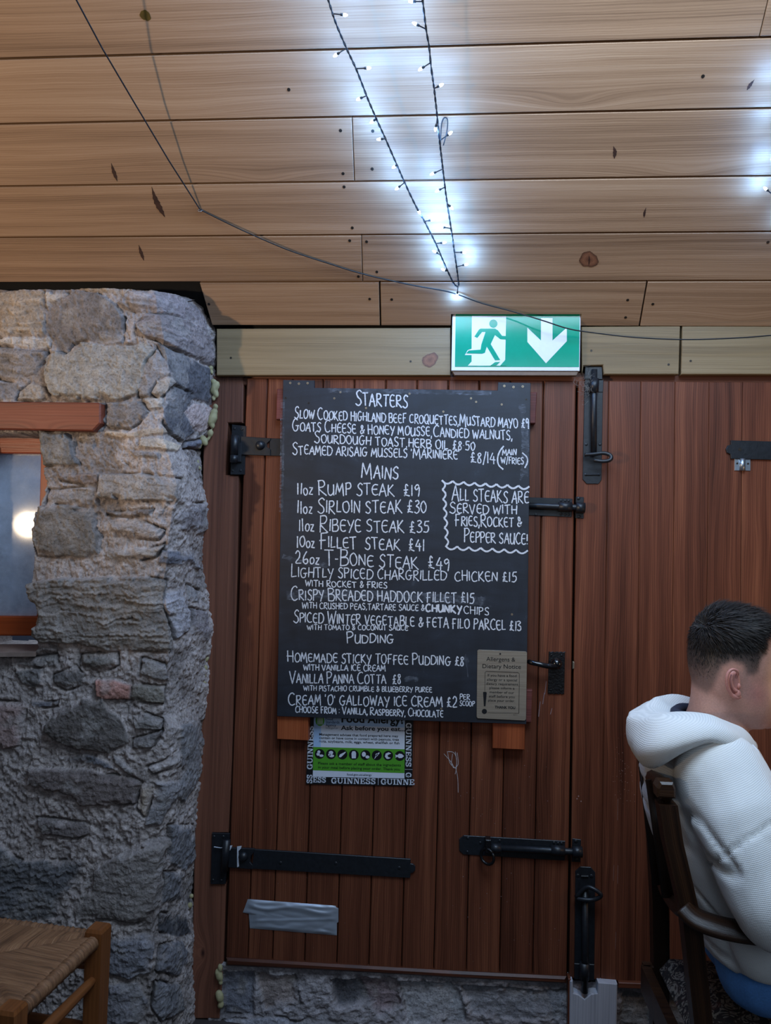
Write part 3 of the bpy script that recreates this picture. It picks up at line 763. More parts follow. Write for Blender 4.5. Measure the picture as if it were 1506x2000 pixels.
for P in ([(441,1652),(454,1651),(452,1656),(447,1665),(445,1664),(445,1657),(441,1657)], [(463,1653),(472,1652),(471,1657),(466,1662),(467,1692),(463,1694),(463,1662)]):
    mb.add([pt(x, y, -0.0115) for x, y in P], [list(range(len(P)))])
tube(mb, [pt(418, 1654, -0.0115), pt(431, 1656, -0.0115), pt(443, 1654, -0.0115)], 0.0015, 5)
sub(mb, 'paint_drip', CHALKW, HG2, DOOR1)
# bolts
def ring(mb, c, r, t, ax=Vector((1, 0, 0)), arc=(0, 360), seg=20):
    a = ax.normalized().orthogonal().normalized(); b = ax.normalized().cross(a)
    P = [Vector(c)+a*r*math.cos(R(arc[0]+(arc[1]-arc[0])*k/seg))+b*r*math.sin(R(arc[0]+(arc[1]-arc[0])*k/seg)) for k in range(seg+1)]
    tube(mb, P, t, 8)
# upper sliding bolt (comes out from behind the chalkboard)
mb = MB(); pxprism(mb, [(940, 1002), (1116, 1010), (1118, 974), (940, 968)], -0.004, 0.005, 0.001)
screws(mb, [(1096, 977.5), (1104, 978), (1111, 978), (1096, 1004), (1104, 1005), (1111, 1005), (1047, 1005)], -0.004, 0.004)
BT = part(mb, 'sliding_bolt', IRON, DOOR1, label='black sliding bolt beside the chalkboard')
mb = MB(); tube(mb, [pt(950, 984, -0.016), pt(1122, 991, -0.016), pt(1136, 991.5, -0.016)], 0.0095, 14); sub(mb, 'bolt_rod', BLACK, BT, DOOR1, True)
mb = MB(); tube(mb, [pt(1091, 989, -0.016), pt(1117, 990.5, -0.016)], 0.0145, 14); sub(mb, 'bolt_guide', BLACK, BT, DOOR1, True)
mb = MB(); pxprism(mb, [(1124, 1012), (1140, 1013), (1140.5, 971), (1125, 970)], -0.003, 0.004, 0.001); tube(mb, [pt(1125, 991, -0.015), pt(1142, 992, -0.015)], 0.016, 14)
screws(mb, [(1130, 973.5), (1131, 1009)], -0.003, 0.005)
part(mb, 'bolt_keep', IRON, DOOR2, True, 'upper black bolt keep')
# lower sliding bolt
mb = MB(); pxprism(mb, [(905, 1669), (1103, 1681), (1104, 1643), (906, 1632), (897, 1639), (897, 1661)], -0.004, 0.005, 0.001)
screws(mb, [(914, 1637), (913, 1664), (938, 1646), (976, 1642), (976, 1668), (1082, 1646), (1090, 1647), (1097, 1647)], -0.004, 0.004)
BT2 = part(mb, 'sliding_bolt', IRON, DOOR1, label='low black sliding bolt with hanging ring')
mb = MB(); tube(mb, [pt(948, 1655, -0.016), pt(1112, 1663, -0.016), pt(1132, 1664, -0.016)], 0.0095, 14); sub(mb, 'bolt_rod', BLACK, BT2, DOOR1, True)
mb = MB(); tube(mb, [pt(1076, 1660, -0.016), pt(1103, 1662, -0.016)], 0.0145, 14); tube(mb, [pt(957, 1656, -0.016), pt(979, 1657, -0.016)], 0.013, 14); sub(mb, 'bolt_guide', BLACK, BT2, DOOR1, True)
mb = MB(); ring(mb, pt(952, 1673, -0.030), 0.022, 0.0045, Vector((0.55, 0.85, 0))); box(mb, pt(953, 1650, -0.018), (0.016, 0.03, 0.04)); sub(mb, 'pull_ring', HAMMER, BT2, DOOR1, True)
mb = MB(); pxprism(mb, [(1117, 1683), (1134, 1684), (1135, 1640), (1118, 1638)], -0.003, 0.004, 0.001); tube(mb, [pt(1118, 1663, -0.015), pt(1137, 1664, -0.015)], 0.016, 14)
screws(mb, [(1125, 1643), (1126, 1679)], -0.003, 0.005)
part(mb, 'bolt_keep', IRON, DOOR2, True, 'low black bolt keep')
# tall bolt at the top of the right leaf
mb = MB(); pxprism(mb, [(1146, 945), (1169, 945), (1175, 937), (1178, 745), (1142, 743), (1138, 936)], -0.004, 0.005, 0.001)
screws(mb, [(1144, 927), (1170, 927), (1145, 868), (1172, 868)], -0.004, 0.0045); tube(mb, [pt(1144, 927, -0.006), pt(1170, 927, -0.006)], 0.0025, 6)
TB = part(mb, 'tower_bolt', IRON, DOOR2, label='tall black bolt running up beside the exit sign')
mb = MB(); tube(mb, [pt(1160, 885, -0.018), pt(1160, 800, -0.018), pt(1161, 722, -0.018)], 0.0088, 14); sub(mb, 'bolt_rod', BLACK, TB, DOOR2, True)
mb = MB(); tube(mb, [pt(1160, 767, -0.017), pt(1161, 740, -0.017)], 0.014, 14); pxprism(mb, [(1142, 765), (1178, 766), (1179, 742), (1143, 741)], -0.006, 0.004, 0.001); pxprism(mb, [(1142, 740), (1177, 741), (1176, 716), (1143, 715)], -0.010, 0.012, 0.001)
sub(mb, 'bolt_guide', BLACK, TB, DOOR2, True)
mb = MB(); tube(mb, catmull([pt(1142, 888, -0.020), pt(1160, 887, -0.028), pt(1180, 885, -0.034), pt(1193, 890, -0.038), pt(1192, 898, -0.042), pt(1178, 901, -0.040), pt(1160, 899, -0.034)], 5), 0.0058, 10); sub(mb, 'pull_loop', BLACK, TB, DOOR2, True)
# tall bolt at the foot of the right leaf
mb = MB(); pxprism(mb, [(1122, 1905), (1161, 1908), (1163, 1704), (1154, 1694), (1134, 1693), (1124, 1702)], -0.004, 0.005, 0.001)
screws(mb, [(1129, 1710), (1155, 1711)], -0.004, 0.005); tube(mb, [pt(1135, 1711, -0.006), pt(1149, 1711.5, -0.006)], 0.0032, 6)
TB2 = part(mb, 'tower_bolt', IRON, DOOR2, label='tall black bolt at the foot of the door')
mb = MB(); tube(mb, [pt(1143, 1735, -0.018), pt(1143, 1850, -0.018), pt(1142, 1938, -0.018)], 0.0095, 14); sub(mb, 'bolt_rod', BLACK, TB2, DOOR2, True)
mb = MB(); tube(mb, [pt(1142, 1880, -0.016), pt(1141, 1912, -0.016)], 0.015, 14); pxprism(mb, [(1122, 1913), (1161, 1915), (1161, 1884), (1122, 1882)], -0.006, 0.004, 0.001); sub(mb, 'bolt_guide', BLACK, TB2, DOOR2, True)
mb = MB(); tube(mb, catmull([pt(1125, 1752, -0.020), pt(1145, 1733, -0.030), pt(1163, 1738, -0.040), pt(1174, 1749, -0.042), pt(1160, 1757, -0.036), pt(1140, 1757, -0.030), pt(1127, 1755, -0.022)], 5), 0.0062, 10); sub(mb, 'pull_loop', BLACK, TB2, DOOR2, True)
# lever handle
mb = MB()
top = [(1072+32*k/8, 1273+0.4*k/8+(1.2 if k % 2 else -0.6)) for k in range(9)]; bot = [(1070+32*k/8, 1355+0.6*k/8+(1.2 if k % 2 else -0.6)) for k in range(9)]
pxprism(mb, bot+top[::-1], -0.005, 0.006, 0.001); screws(mb, [(1077, 1279), (1097, 1280), (1076, 1348), (1095, 1348)], -0.005, 0.003)
LH = part(mb, 'latch_handle', HAMMER, DOOR1, label='black hammered lever handle right of the chalkboard')
GLOSS = plain('polished_black_iron', srgb(12, 13, 16), 0.16, 0.0, 0.2, 60, 0.05, spec=0.8)
mb = MB(); tube(mb, [pt(1087, 1295, -0.004), pt(1087, 1297, -0.03)], 0.015, 16); ball(mb, pt(1087, 1296, -0.032), 0.0165)
tube(mb, catmull([pt(1089, 1301, -0.038), pt(1070, 1301, -0.046), pt(1052, 1297, -0.048), pt(1038, 1294, -0.042), pt(1033, 1292, -0.03)], 6), [0.0085]*6+[0.0078]*6+[0.0075]*6+[0.0075]*6+[0.004], 12)
sub(mb, 'lever', GLOSS, LH, DOOR1, True)
mb = MB(); box(mb, pt(1120, 1299, 0.006), (0.006, 0.012, 0.022)); part(mb, 'latch_bolt', BRASS, DOOR1)
# hinge on the far right of the right leaf, with the little zinc keep under it
mb = MB(); pxprism(mb, [(1428, 896), (1660, 902), (1660, 866), (1428, 860), (1428, 868), (1422, 870), (1418.5, 877), (1420, 884), (1427, 887)], -0.007, 0.007, 0.001)
disc(mb, pt(1445, 878, -0.007), 0.0048, th=0.0006, mi=1)
part(mb, 'strap_hinge', IRON, DOOR2, label='black strap hinge with rounded tip on the right leaf')
mb = MB(); pxprism(mb, [(1435, 919), (1466, 919.5), (1466, 896), (1435, 895)], -0.003, 0.003, 0.0006); tube(mb, [pt(1450, 896, -0.004), pt(1450, 919, -0.004)], 0.0085, 12); screws(mb, [(1440, 905), (1461, 905.5)], -0.003, 0.003, mi=1)
part(mb, 'bolt_keep', [STEEL, SCREWD], DOOR2, True, 'small zinc bolt keep')
# chalk scribble and paint flecks on the boards
MARK = plain('chalk_mark', srgb(176, 170, 172), 0.9, noise=0.4, nscale=700)
mb = MB()
for P in ([(867,1472),(872,1478),(880,1487),(888,1500)], [(873,1468),(884,1469),(890,1476),(892,1490),(889,1500),(880,1492),(876,1480),(874,1469)], [(889,1468),(892,1485),(891,1503),(889,1512)], [(884,1472),(882,1490),(887,1500),(895,1492),(893,1470)], [(890,1500),(894,1520),(895,1548)]):
    tube(mb, catmull([pt(x, y, -0.0002) for x, y in P], 6), 0.0009, 5)
part(mb, 'chalk_scribble', MARK, DOOR1)
mb = MB()
random.seed(3)
for i in range(70):
    x = random.uniform(870, 1100); y = random.uniform(1420, 1880)
    disc(mb, pt(x, y, 0.0002), random.uniform(0.0004, 0.0013), th=0.0004, seg=6)
for i in range(26):
    x = random.uniform(480, 800); y = random.uniform(1560, 1870); disc(mb, pt(x, y, 0.0002), random.uniform(0.0004, 0.001), th=0.0004, seg=6)
for (x, y, l) in ((1064,1356,26),(1060,1375,22),(1052,1400,30),(1075,1395,12)): tube(mb, [pt(x, y, 0.0008), pt(x+3, y-l, 0.0008)], 0.0014, 5)
part(mb, 'paint_fleck', plain('faded_fleck', srgb(130, 110, 112), 0.9), DOOR1)
mb = MB()
for i in range(60):
    x = random.gauss(1220, 14); y = random.gauss(1520, 34); disc(mb, pt(x, y, 0.0002), random.uniform(0.0004, 0.0012), th=0.0004, seg=6)
for (x, y, l) in ((1207,1560,42),(1207,1690,36),(1203,1820,34),(1199,1690,30)): tube(mb, [pt(x, y, 0.0004), pt(x-1, y+l, 0.0004)], 0.0006, 5)
for (x, y) in ((1127,1560),(1135,1565),(1130,1555)): disc(mb, pt(x, y, 0.0002), 0.002, th=0.0004, seg=8)
part(mb, 'paint_fleck', plain('pale_fleck', srgb(150, 120, 112), 0.9), DOOR2)

# ================================================================== LETTERING HELPERS
_tc = {}
def text_faces(s, bold=0.0):
    k = (s, bold)
    if k in _tc: return _tc[k]
    c = bpy.data.curves.new('t', 'FONT'); c.body = s; c.size = 1.0; c.offset = bold; c.resolution_u = 3; c.fill_mode = 'FRONT'
    o = bpy.data.objects.new('t', c); COL.objects.link(o)
    dg = bpy.context.evaluated_depsgraph_get(); ev = o.evaluated_get(dg); me = ev.to_mesh()
    vs = [(v.co.x, v.co.y) for v in me.vertices]; fs = [list(p.vertices) for p in me.polygons]
    ev.to_mesh_clear(); bpy.data.objects.remove(o); bpy.data.curves.remove(c)
    _tc[k] = (vs, fs); return _tc[k]
def text_px(mb, s, p0, p1, cap, Y, bold=0.0, mi=0):
    """printed text: left end p0 and right end p1 of the baseline in pixels, capital height in pixels"""
    vs, fs = text_faces(s, bold)
    xs = [v[0] for v in vs]; x0, x1 = min(xs), max(xs)
    capu = 0.72
    out = []
    for x, y in vs:
        t = (x-x0)/(x1-x0)
        out.append(pt(p0[0]+(p1[0]-p0[0])*t, p0[1]+(p1[1]-p0[1])*t-y/capu*cap, Y))
    mb.add(out, fs, None, mi)
def poly_px(mb, P, Y, mi=0): 
    mb.add([pt(x, y, Y) for x, y in P], [list(range(len(P)))], None, mi)
def circ(cx, cy, r, n=18, ry=None): return [(cx+r*math.cos(2*math.pi*k/n), cy+(ry or r)*math.sin(2*math.pi*k/n)) for k in range(n)]

# ================================================================== CHALKBOARD
YB = -0.046
OUT = [(541, 1399), (1028, 1414.5), (1036.5, 748), (973, 746.5), (972, 762.5), (614, 757.5), (614, 743), (553, 742)]
a = NT('blackboard_paint'); g = a.geo()
m1 = a.noise(a.map(g, (3, 1, 11)), 1.6, 6, 0.65, 1.0); m2 = a.noise(a.map(g, (22, 1, 5)), 1.0, 4, 0.6, 0.6); m3 = a.noise(g, 240, 4)
f = a.val('ADD', a.val('MULTIPLY', m1, 0.6), a.val('ADD', a.val('MULTIPLY', m2, 0.3), a.val('MULTIPLY', m3, 0.12)))
a.col(a.ramp(f, [(0.42, srgb(23, 27, 35)), (0.60, srgb(33, 39, 50)), (0.76, srgb(70, 78, 92))]))
a.p.inputs['Roughness'].default_value = 0.52; a.bump(m3, 0.1, 0.0006); BOARD = a.m
mb = MB(); pxprism(mb, OUT, YB, 0.010, 0.0008, grain=(1, 0, 0))
P0 = pt(541, 1399, YB)
CB = tag(mb.build('chalkboard', BOARD), 'large black chalkboard menu with white handwritten dishes hung on the door', 'chalkboard')
CHALK = None
a = NT('white_chalk'); g = a.geo(); q = a.noise(g, 900, 3, 0.7)
a.col(a.ramp(q, [(0.30, srgb(120, 126, 138)), (0.50, srgb(214, 218, 226))])); a.p.inputs['Roughness'].default_value = 0.95; a.p.inputs['Specular IOR Level'].default_value = 0.1
CHALK = a.m
GL = {
'A': (.86, "0,0 .45,1 .86,-.06|.12,.36 .82,.40"), 'B': (.8, ".06,0 .06,1|0,.98 .55,.98 .68,.78 .5,.58 .1,.52|.1,.52 .62,.5 .8,.28 .6,.04 .04,0"), 'C': (.86, ".82,.88 .55,1.0 .2,.82 .06,.45 .2,.1 .5,0 .86,.12"),
'D': (.9, ".08,0 .08,1|0,.98 .5,.96 .86,.68 .82,.28 .5,.03 .02,.02"), 'E': (.78, ".76,.93 .42,1 .14,.84 .06,.5 .14,.16 .42,0 .78,.08|.08,.52 .68,.54"), 'F': (.74, ".14,-.04 .14,.96|.04,.98 .74,1.02|-.06,.5 .6,.54"),
'G': (.95, ".82,.9 .5,1 .18,.8 .06,.42 .22,.06 .52,0 .76,.16 .78,.44|.46,.42 1.0,.46"), 'H': (.86, ".08,0 .08,1|.8,1.02 .78,-.04|-.04,.5 .9,.52"), 'I': (.2, ".1,0 .1,1"), 'J': (.5, ".45,1 .42,.2 .2,0 0,.15"),
'K': (.82, ".08,0 .08,1|.72,1 .12,.46 .86,-.08"), 'L': (.66, ".1,1.02 .06,.04 .66,.08"), 'M': (1.05, ".02,0 .14,1 .48,.24 .84,1 1.0,-.1"), 'N': (.84, ".04,0 .1,1 .74,.0 .78,1.02"), 'O': (.92, ".5,1 .16,.84 .06,.46 .22,.08 .52,0 .82,.22 .88,.6 .7,.92 .44,1"),
'P': (.74, ".08,-.04 .08,1|0,.98 .52,1 .72,.78 .52,.54 .08,.46"), 'Q': (.95, ".5,1 .16,.84 .06,.46 .22,.08 .52,0 .82,.22 .88,.6 .7,.92 .44,1|.55,.3 .95,-.1"), 'R': (.82, ".08,-.02 .08,1|0,.98 .52,1 .68,.78 .48,.56 .1,.48 .84,-.06"),
'S': (.72, ".7,.88 .42,1.02 .12,.82 .26,.58 .58,.42 .64,.16 .38,-.02 0,.12"), 'T': (.86, ".44,-.04 .44,1|0,.98 .88,1.02"), 'U': (.84, ".06,1 .06,.34 .26,.0 .56,.08 .74,.4 .76,1|.76,1 .8,-.02"), 'V': (.84, "0,1 .38,-.04 .84,1.02"),
'W': (1.15, "0,1 .26,0 .54,.78 .8,-.04 1.12,1.04"), 'X': (.8, "0,1 .8,0|.75,1 0,0"), 'Y': (.82, "0,1 .36,.46|.8,1.02 .26,-.16"), 'Z': (.8, ".04,.96 .74,.98 .06,.04 .8,.0"),
'0': (.74, ".4,1 .1,.8 .06,.4 .3,0 .6,.16 .7,.6 .52,.94 .36,1"), '1': (.24, ".12,-.02 .12,1.02"), '2': (.72, ".04,.8 .3,1.02 .58,.86 .5,.5 .04,.02 .72,.04"), '3': (.66, ".06,.92 .4,1 .56,.8 .24,.56 .56,.42 .6,.14 .3,-.04 0,.08"),
'4': (.8, ".46,1 .04,.36 .8,.36|.58,.7 .56,-.06"), '5': (.72, ".7,1 .2,.98|.2,.98 .16,.6 .5,.6 .66,.32 .46,.02 .02,.04"), '6': (.66, ".5,1.05 .16,.6 .08,.2 .3,0 .58,.14 .5,.4 .14,.3"), '8': (.62, ".52,.86 .3,1 .1,.8 .5,.3 .4,.0 .1,.06 .12,.36 .54,.84"),
'9': (.64, ".58,.8 .34,1 .08,.78 .24,.52 .56,.74 .58,.3 .54,-.1"), '£': (.8, ".62,.86 .42,1.02 .3,.8 .32,.3 .12,.02 .3,.1 .8,.0|.06,.5 .62,.56|.12,.24 .5,.28"), '&': (.8, ".72,.06 .2,.72 .3,1 .52,.86 .44,.58 .1,.24 .26,0 .56,.12 .8,.5"),
',': (.24, ".14,.12 .04,-.22"), '.': (.2, ".08,0 .12,.06"), "'": (.2, ".1,1.05 .06,.8"), '-': (.4, ".02,.5 .38,.52"), '(': (.34, ".32,1.3 .08,.8 .1,.1 .34,-.35"), ')': (.34, ".02,1.3 .26,.8 .24,.1 .0,-.35"), '/': (.4, ".38,1.1 .04,-.2"), '!': (.2, ".12,1.05 .1,.3|.1,.05 .11,.0"), ':': (.22, ".1,.2 .11,.12|.11,.7 .12,.62"), '·': (.2, ".08,.45 .12,.5"),
}
SHARP = set('AEFHIKLMNTVWXYZ147/-')-set('E')
rnd = random.Random(11)
STK = [0]
def ribbon(mb, P, wid, Y, mi=0):
    """chalk stroke through pixel points, width in pixels"""
    STK[0] = (STK[0]+1) % 60; Y = Y-STK[0]*0.000012
    n = len(P); L = []; Rr = []
    for i in range(n):
        dx = P[min(i+1, n-1)][0]-P[max(i-1, 0)][0]; dy = P[min(i+1, n-1)][1]-P[max(i-1, 0)][1]
        d = math.hypot(dx, dy) or 1
        ww = wid*0.5*(1+rnd.uniform(-.22, .22)); nx_, ny_ = -dy/d*ww, dx/d*ww
        L.append(pt(P[i][0]+nx_, P[i][1]+ny_, Y)); Rr.append(pt(P[i][0]-nx_, P[i][1]-ny_, Y))
    vs = L+Rr
    mb.add(vs, [[i, n+i, n+i+1, i+1] for i in range(n-1)], None, mi)
def dens(P, step=2.2, curve=True):
    if curve and len(P) > 2:
        P = [(q.x, q.y) for q in catmull([Vector((x, y, 0)) for x, y in P], 6)]
    out = [P[0]]
    for a_, b_ in zip(P[:-1], P[1:]):
        m = max(1, int(math.hypot(b_[0]-a_[0], b_[1]-a_[1])/step))
        for k in range(1, m+1): out.append((a_[0]+(b_[0]-a_[0])*k/m, a_[1]+(b_[1]-a_[1])*k/m))
    return out
def chalk(mb, s, p0, p1, cap, wid=2.5):
    """handwriting along a baseline; ^ makes the next letter tall, lower-case o z are small"""
    items = []; x = 0.0; tall = False
    for ch in s:
        if ch == '^': tall = True; continue
        if ch == ' ': x += 0.5; continue
        k = 1.0
        if tall: k = 1.28
        if ch in 'oz': k = 0.58; ch = ch.upper()
        w_, st = GL[ch]
        items.append((x, k, w_, st, ch)); x += w_*k+0.17; tall = False
    tot = x-0.17
    L = math.hypot(p1[0]-p0[0], p1[1]-p0[1]); sx = L/tot
    ux, uy = (p1[0]-p0[0])/L, (p1[1]-p0[1])/L
    for (x, k, w_, st, ch) in items:
        jy = rnd.uniform(-.05, .05)*cap; js = 1+rnd.uniform(-.06, .08); rot = rnd.uniform(-.05, .05); dwn = (k-1)*0.10*cap if k > 1 else 0
        for stroke in st.split('|'):
            P = []
            for q in stroke.split():
                gx, gy = map(float, q.split(','))
                gx += rnd.uniform(-.025, .025); gy += rnd.uniform(-.025, .025)
                lx = (x+gx*k)*sx+rot*gy*cap; ly = gy*cap*k*js+jy-dwn
                P.append((p0[0]+ux*lx-uy*ly*-1*0+0, p0[1]+uy*lx-ly))
            ribbon(mb, dens(P, 2.2, ch not in SHARP), wid, YB-0.0007)
mb = MB()
for s, p0, p1, cap, wd in (
 ("^STARTERS", (694,791), (796,796), 22, 3), ("^SLOW ^COOKED HIGHLAND BEEF CROQUETTES,^MUSTARD MAYO £9", (575,817), (1033,836), 16.5, 2.5), ("^GOATS ^CHEESE & HONEY MOUSSE,^CANDIED WALNUTS,", (571,841), (1001,859), 16.5, 2.5),
 ("^SOURDOUGH TOAST,HERB OIL £8·50", (614,864), (928,880), 16, 2.5), ("^STEAMED ARISAIG MUSSELS '^MARINIERE'", (571,887), (898,897), 16.5, 2.5), ("£8/14", (919,902), (968,906), 19, 2.5), ("MAIN", (981,889), (1009,889), 11, 2.2), ("W/FRIES", (979,905), (1023,907), 12, 2.2),
 ("^MAINS", (706,934), (778,936), 23, 3), ("11oz ^RUMP STEAK  £19", (580,966), (819,968), 21, 2.7), ("11oz ^SIRLOIN STEAK £30", (580,1002), (833,1001), 22, 2.7), ("11oz ^RIBEYE STEAK £35", (583,1037), (838,1040), 22, 2.7), ("10oz ^FILLET  STEAK  £41", (579,1068), (829,1076), 21, 2.7), ("26oz ^T-^BONE STEAK  £49", (577,1100), (877,1113), 22, 2.7),
 ("^LIGHTLY SPICED CHARGRILLED  CHICKEN £15", (568,1127), (1009,1137), 18, 2.5), ("WITH ROCKET & FRIES", (596,1145), (756,1149), 11, 2.2), ("^CRISPY ^BREADED HADDOCK FILLET £15", (568,1171), (926,1178), 19, 2.6), ("WITH CRUSHED PEAS,TARTARE SAUCE &", (590,1188), (829,1193), 11, 2.0), ("CHUNKY", (831,1194), (902,1198), 14, 3.7), ("CHIPS", (906,1198), (955,1202), 14, 2.2),
 ("^SPICED ^WINTER VEGETABLE & FETA FILO PARCEL £13", (573,1215), (1018,1232), 18, 2.6), ("WITH TOMATO & COCONUT SAUCE", (600,1230), (797,1231), 9, 2.0), ("^PUDDING", (677,1256), (769,1256), 16, 2.6), ("^HOMEMADE STICKY TOFFEE ^PUDDING £8", (561,1292), (906,1300), 16.5, 2.5), ("WITH VANILLA ICE CREAM", (593,1309), (753,1311), 11, 2.2), ("^VANILLA ^PANNA ^COTTA  £8", (566,1334), (783,1336), 17, 2.5),
 ("WITH PISTACHIO CRUMBLE & BLUEBERRY PUREE", (593,1349), (844,1352), 9.5, 1.9), ("^CREAM 'O' GALLOWAY ICE CREAM £2", (563,1376), (893,1381), 18, 2.6), ("PER", (898,1366), (918,1367), 10, 1.9), ("SCOOP", (898,1378), (927,1380), 9, 1.8), ("CHOOSE FROM : ^VANILLA, ^RASPBERRY, ^CHOCOLATE", (577,1391), (866,1401), 11.5, 2.3),
 ("^ALL STEAKS ARE", (883,978), (1033,983), 22, 2.6), ("^SERVED WITH", (878,1002), (1010,1004), 16.5, 2.6), ("^FRIES,^ROCKET &", (889,1027), (1019,1029), 17, 2.6), ("^PEPPER SAUCE!", (906,1058), (1031,1063), 19, 2.6)):
    chalk(mb, s, p0, p1, cap*1.04, wd*.86)
for P, wd in (([(984,871),(976,882),(972,895),(974,908),(983,917)], 2.8), ([(1020,884),(1029,893),(1030,903),(1025,914)], 2.6)): ribbon(mb, dens(P), wd, YB-0.0007)
def scallop(A, B, n, h, wd):
    L = math.hypot(B[0]-A[0], B[1]-A[1]); ux, uy = (B[0]-A[0])/L, (B[1]-A[1])/L; nx_, ny_ = -uy, ux
    for i in range(n):
        P = []
        for k in range(9):
            t = (i+k/8)/n; d = h*math.sin(math.pi*k/8)
            P.append((A[0]+ux*L*t+nx_*d, A[1]+uy*L*t+ny_*d))
        ribbon(mb, dens(P), wd, YB-0.0007)
scallop((863,938), (1034,950), 8, 6, 3.6); scallop((870,1066), (1031,1075), 7, 6.5, 3.4); scallop((870,1068), (863,938), 7, 6, 3.4)
adopt(mb.build('chalk_lettering', CHALK), CB) if False else None
o = mb.build('chalk_lettering', CHALK); o.parent = CB
# wiped smudges of chalk and the screws
a = NT('wiped_chalk'); g = a.geo(); q = a.noise(a.map(g, (60, 1, 160)), 1.0, 5, 0.7); q2 = a.noise(g, 30, 3)
df = a.n('ShaderNodeBsdfDiffuse'); df.inputs[0].default_value = srgb(150, 158, 172); tr_ = a.n('ShaderNodeBsdfTransparent')
ms = a.n('ShaderNodeMixShader'); a.l(a.val('MULTIPLY', a.ramp(q, [(0.38, 0.0), (0.72, 0.5)]), a.ramp(q2, [(0.35, 0.0), (0.6, 1.0)])), ms.inputs[0]); a.l(tr_.outputs[0], ms.inputs[1]); a.l(df.outputs[0], ms.inputs[2])
a.l(ms.outputs[0], a.t.nodes['Material Output'].inputs[0]); SMUDGE = a.m
for P, wd in (([(790,1328),(802,1325),(817,1328)], 9), ([(905,1284),(912,1290),(908,1300)], 8), ([(909,1278),(912,1300),(914,1322)], 2), ([(828,1302),(828,1318)], 1.5), ([(1016,938),(1022,925)], 3.5), ([(560,1163),(700,1160),(860,1168),(960,1176)], 17), ([(552,1086),(590,1098),(640,1104)], 9), ([(590,893),(612,896)], 7), ([(1020,790),(1026,860),(1024,930)], 14), ([(552,780),(551,900),(549,1000)], 8), ([(640,762),(760,764),(960,768)], 8)):
    m_ = MB(); ribbon(m_, dens(P), wd, YB-0.0004); o = m_.build('chalk_smudge', SMUDGE); o.parent = CB
for (x, y) in ((567,748), (584,749.5), (601,748.5), (985,754), (1003,756), (1021,755)):
    m_ = MB(); disc(m_, pt(x, y, YB), 0.0036, th=0.0012, seg=12); disc(m_, pt(x, y, YB-0.0012), 0.0016, th=0.0003, seg=4, mi=1)
    o = m_.build('screw', [BRASS, SCREWD]); o.parent = CB
for (x, y) in ((653,778), (920,778), (930,785), (665,766), (715,797), (866,804), (558,777), (603,787), (1028,780), (980,790), (800,769), (596,1374), (735,1396), (862,1384), (1000,1200)):
    m_ = MB(); disc(m_, pt(x, y, YB), 0.0032, th=0.0008, seg=10); disc(m_, pt(x, y, YB-0.0008), 0.0013, th=0.0003, seg=4, mi=1)
    o = m_.build('screw', [SCREWD if x in (558, 603, 1028, 735, 596) else BRASS, DARKGAP]); o.parent = CB
# battens that carry the board
BT_RED = wood('dull_red_batten', srgb(74, 34, 30), srgb(112, 58, 52), srgb(132, 76, 68), gy=40, rough=0.6, tone=0.2)
for P, lab, m_ in (([(541,1444),(602,1447),(602,1390),(541,1388)], 'orange brown batten below the chalkboard beside the allergy poster', BATTEN),
                   ([(962,1462),(1025,1465),(1026,1390),(963,1388)], 'orange brown batten below the brushed metal allergen notice', BATTEN),
                   ([(539,819),(600,820),(602,760),(541,759)], 'reddish batten at the upper left corner of the chalkboard', BT_RED),
                   ([(990,826),(1046,827),(1049,766),(992,764)], 'reddish batten at the upper right corner of the chalkboard', BT_RED),
                   ([(980,1409),(1038,1411),(1040,1348),(982,1346)], 'brown batten behind the lower right edge of the chalkboard, near the handle', BT_RED)):
    m2_ = MB(); d_ = 0.020 if m_ is BATTEN else 0.012
    pxprism(m2_, P, YB+0.0105+(0 if m_ is BATTEN else 0.006), d_+0.012, 0.002, grain=(0, 0, 1) if m_ is BATTEN else (1, 0, 0))
    tag(m2_.build('wooden_batten', m_), lab, 'batten', 'battens behind the chalkboard')

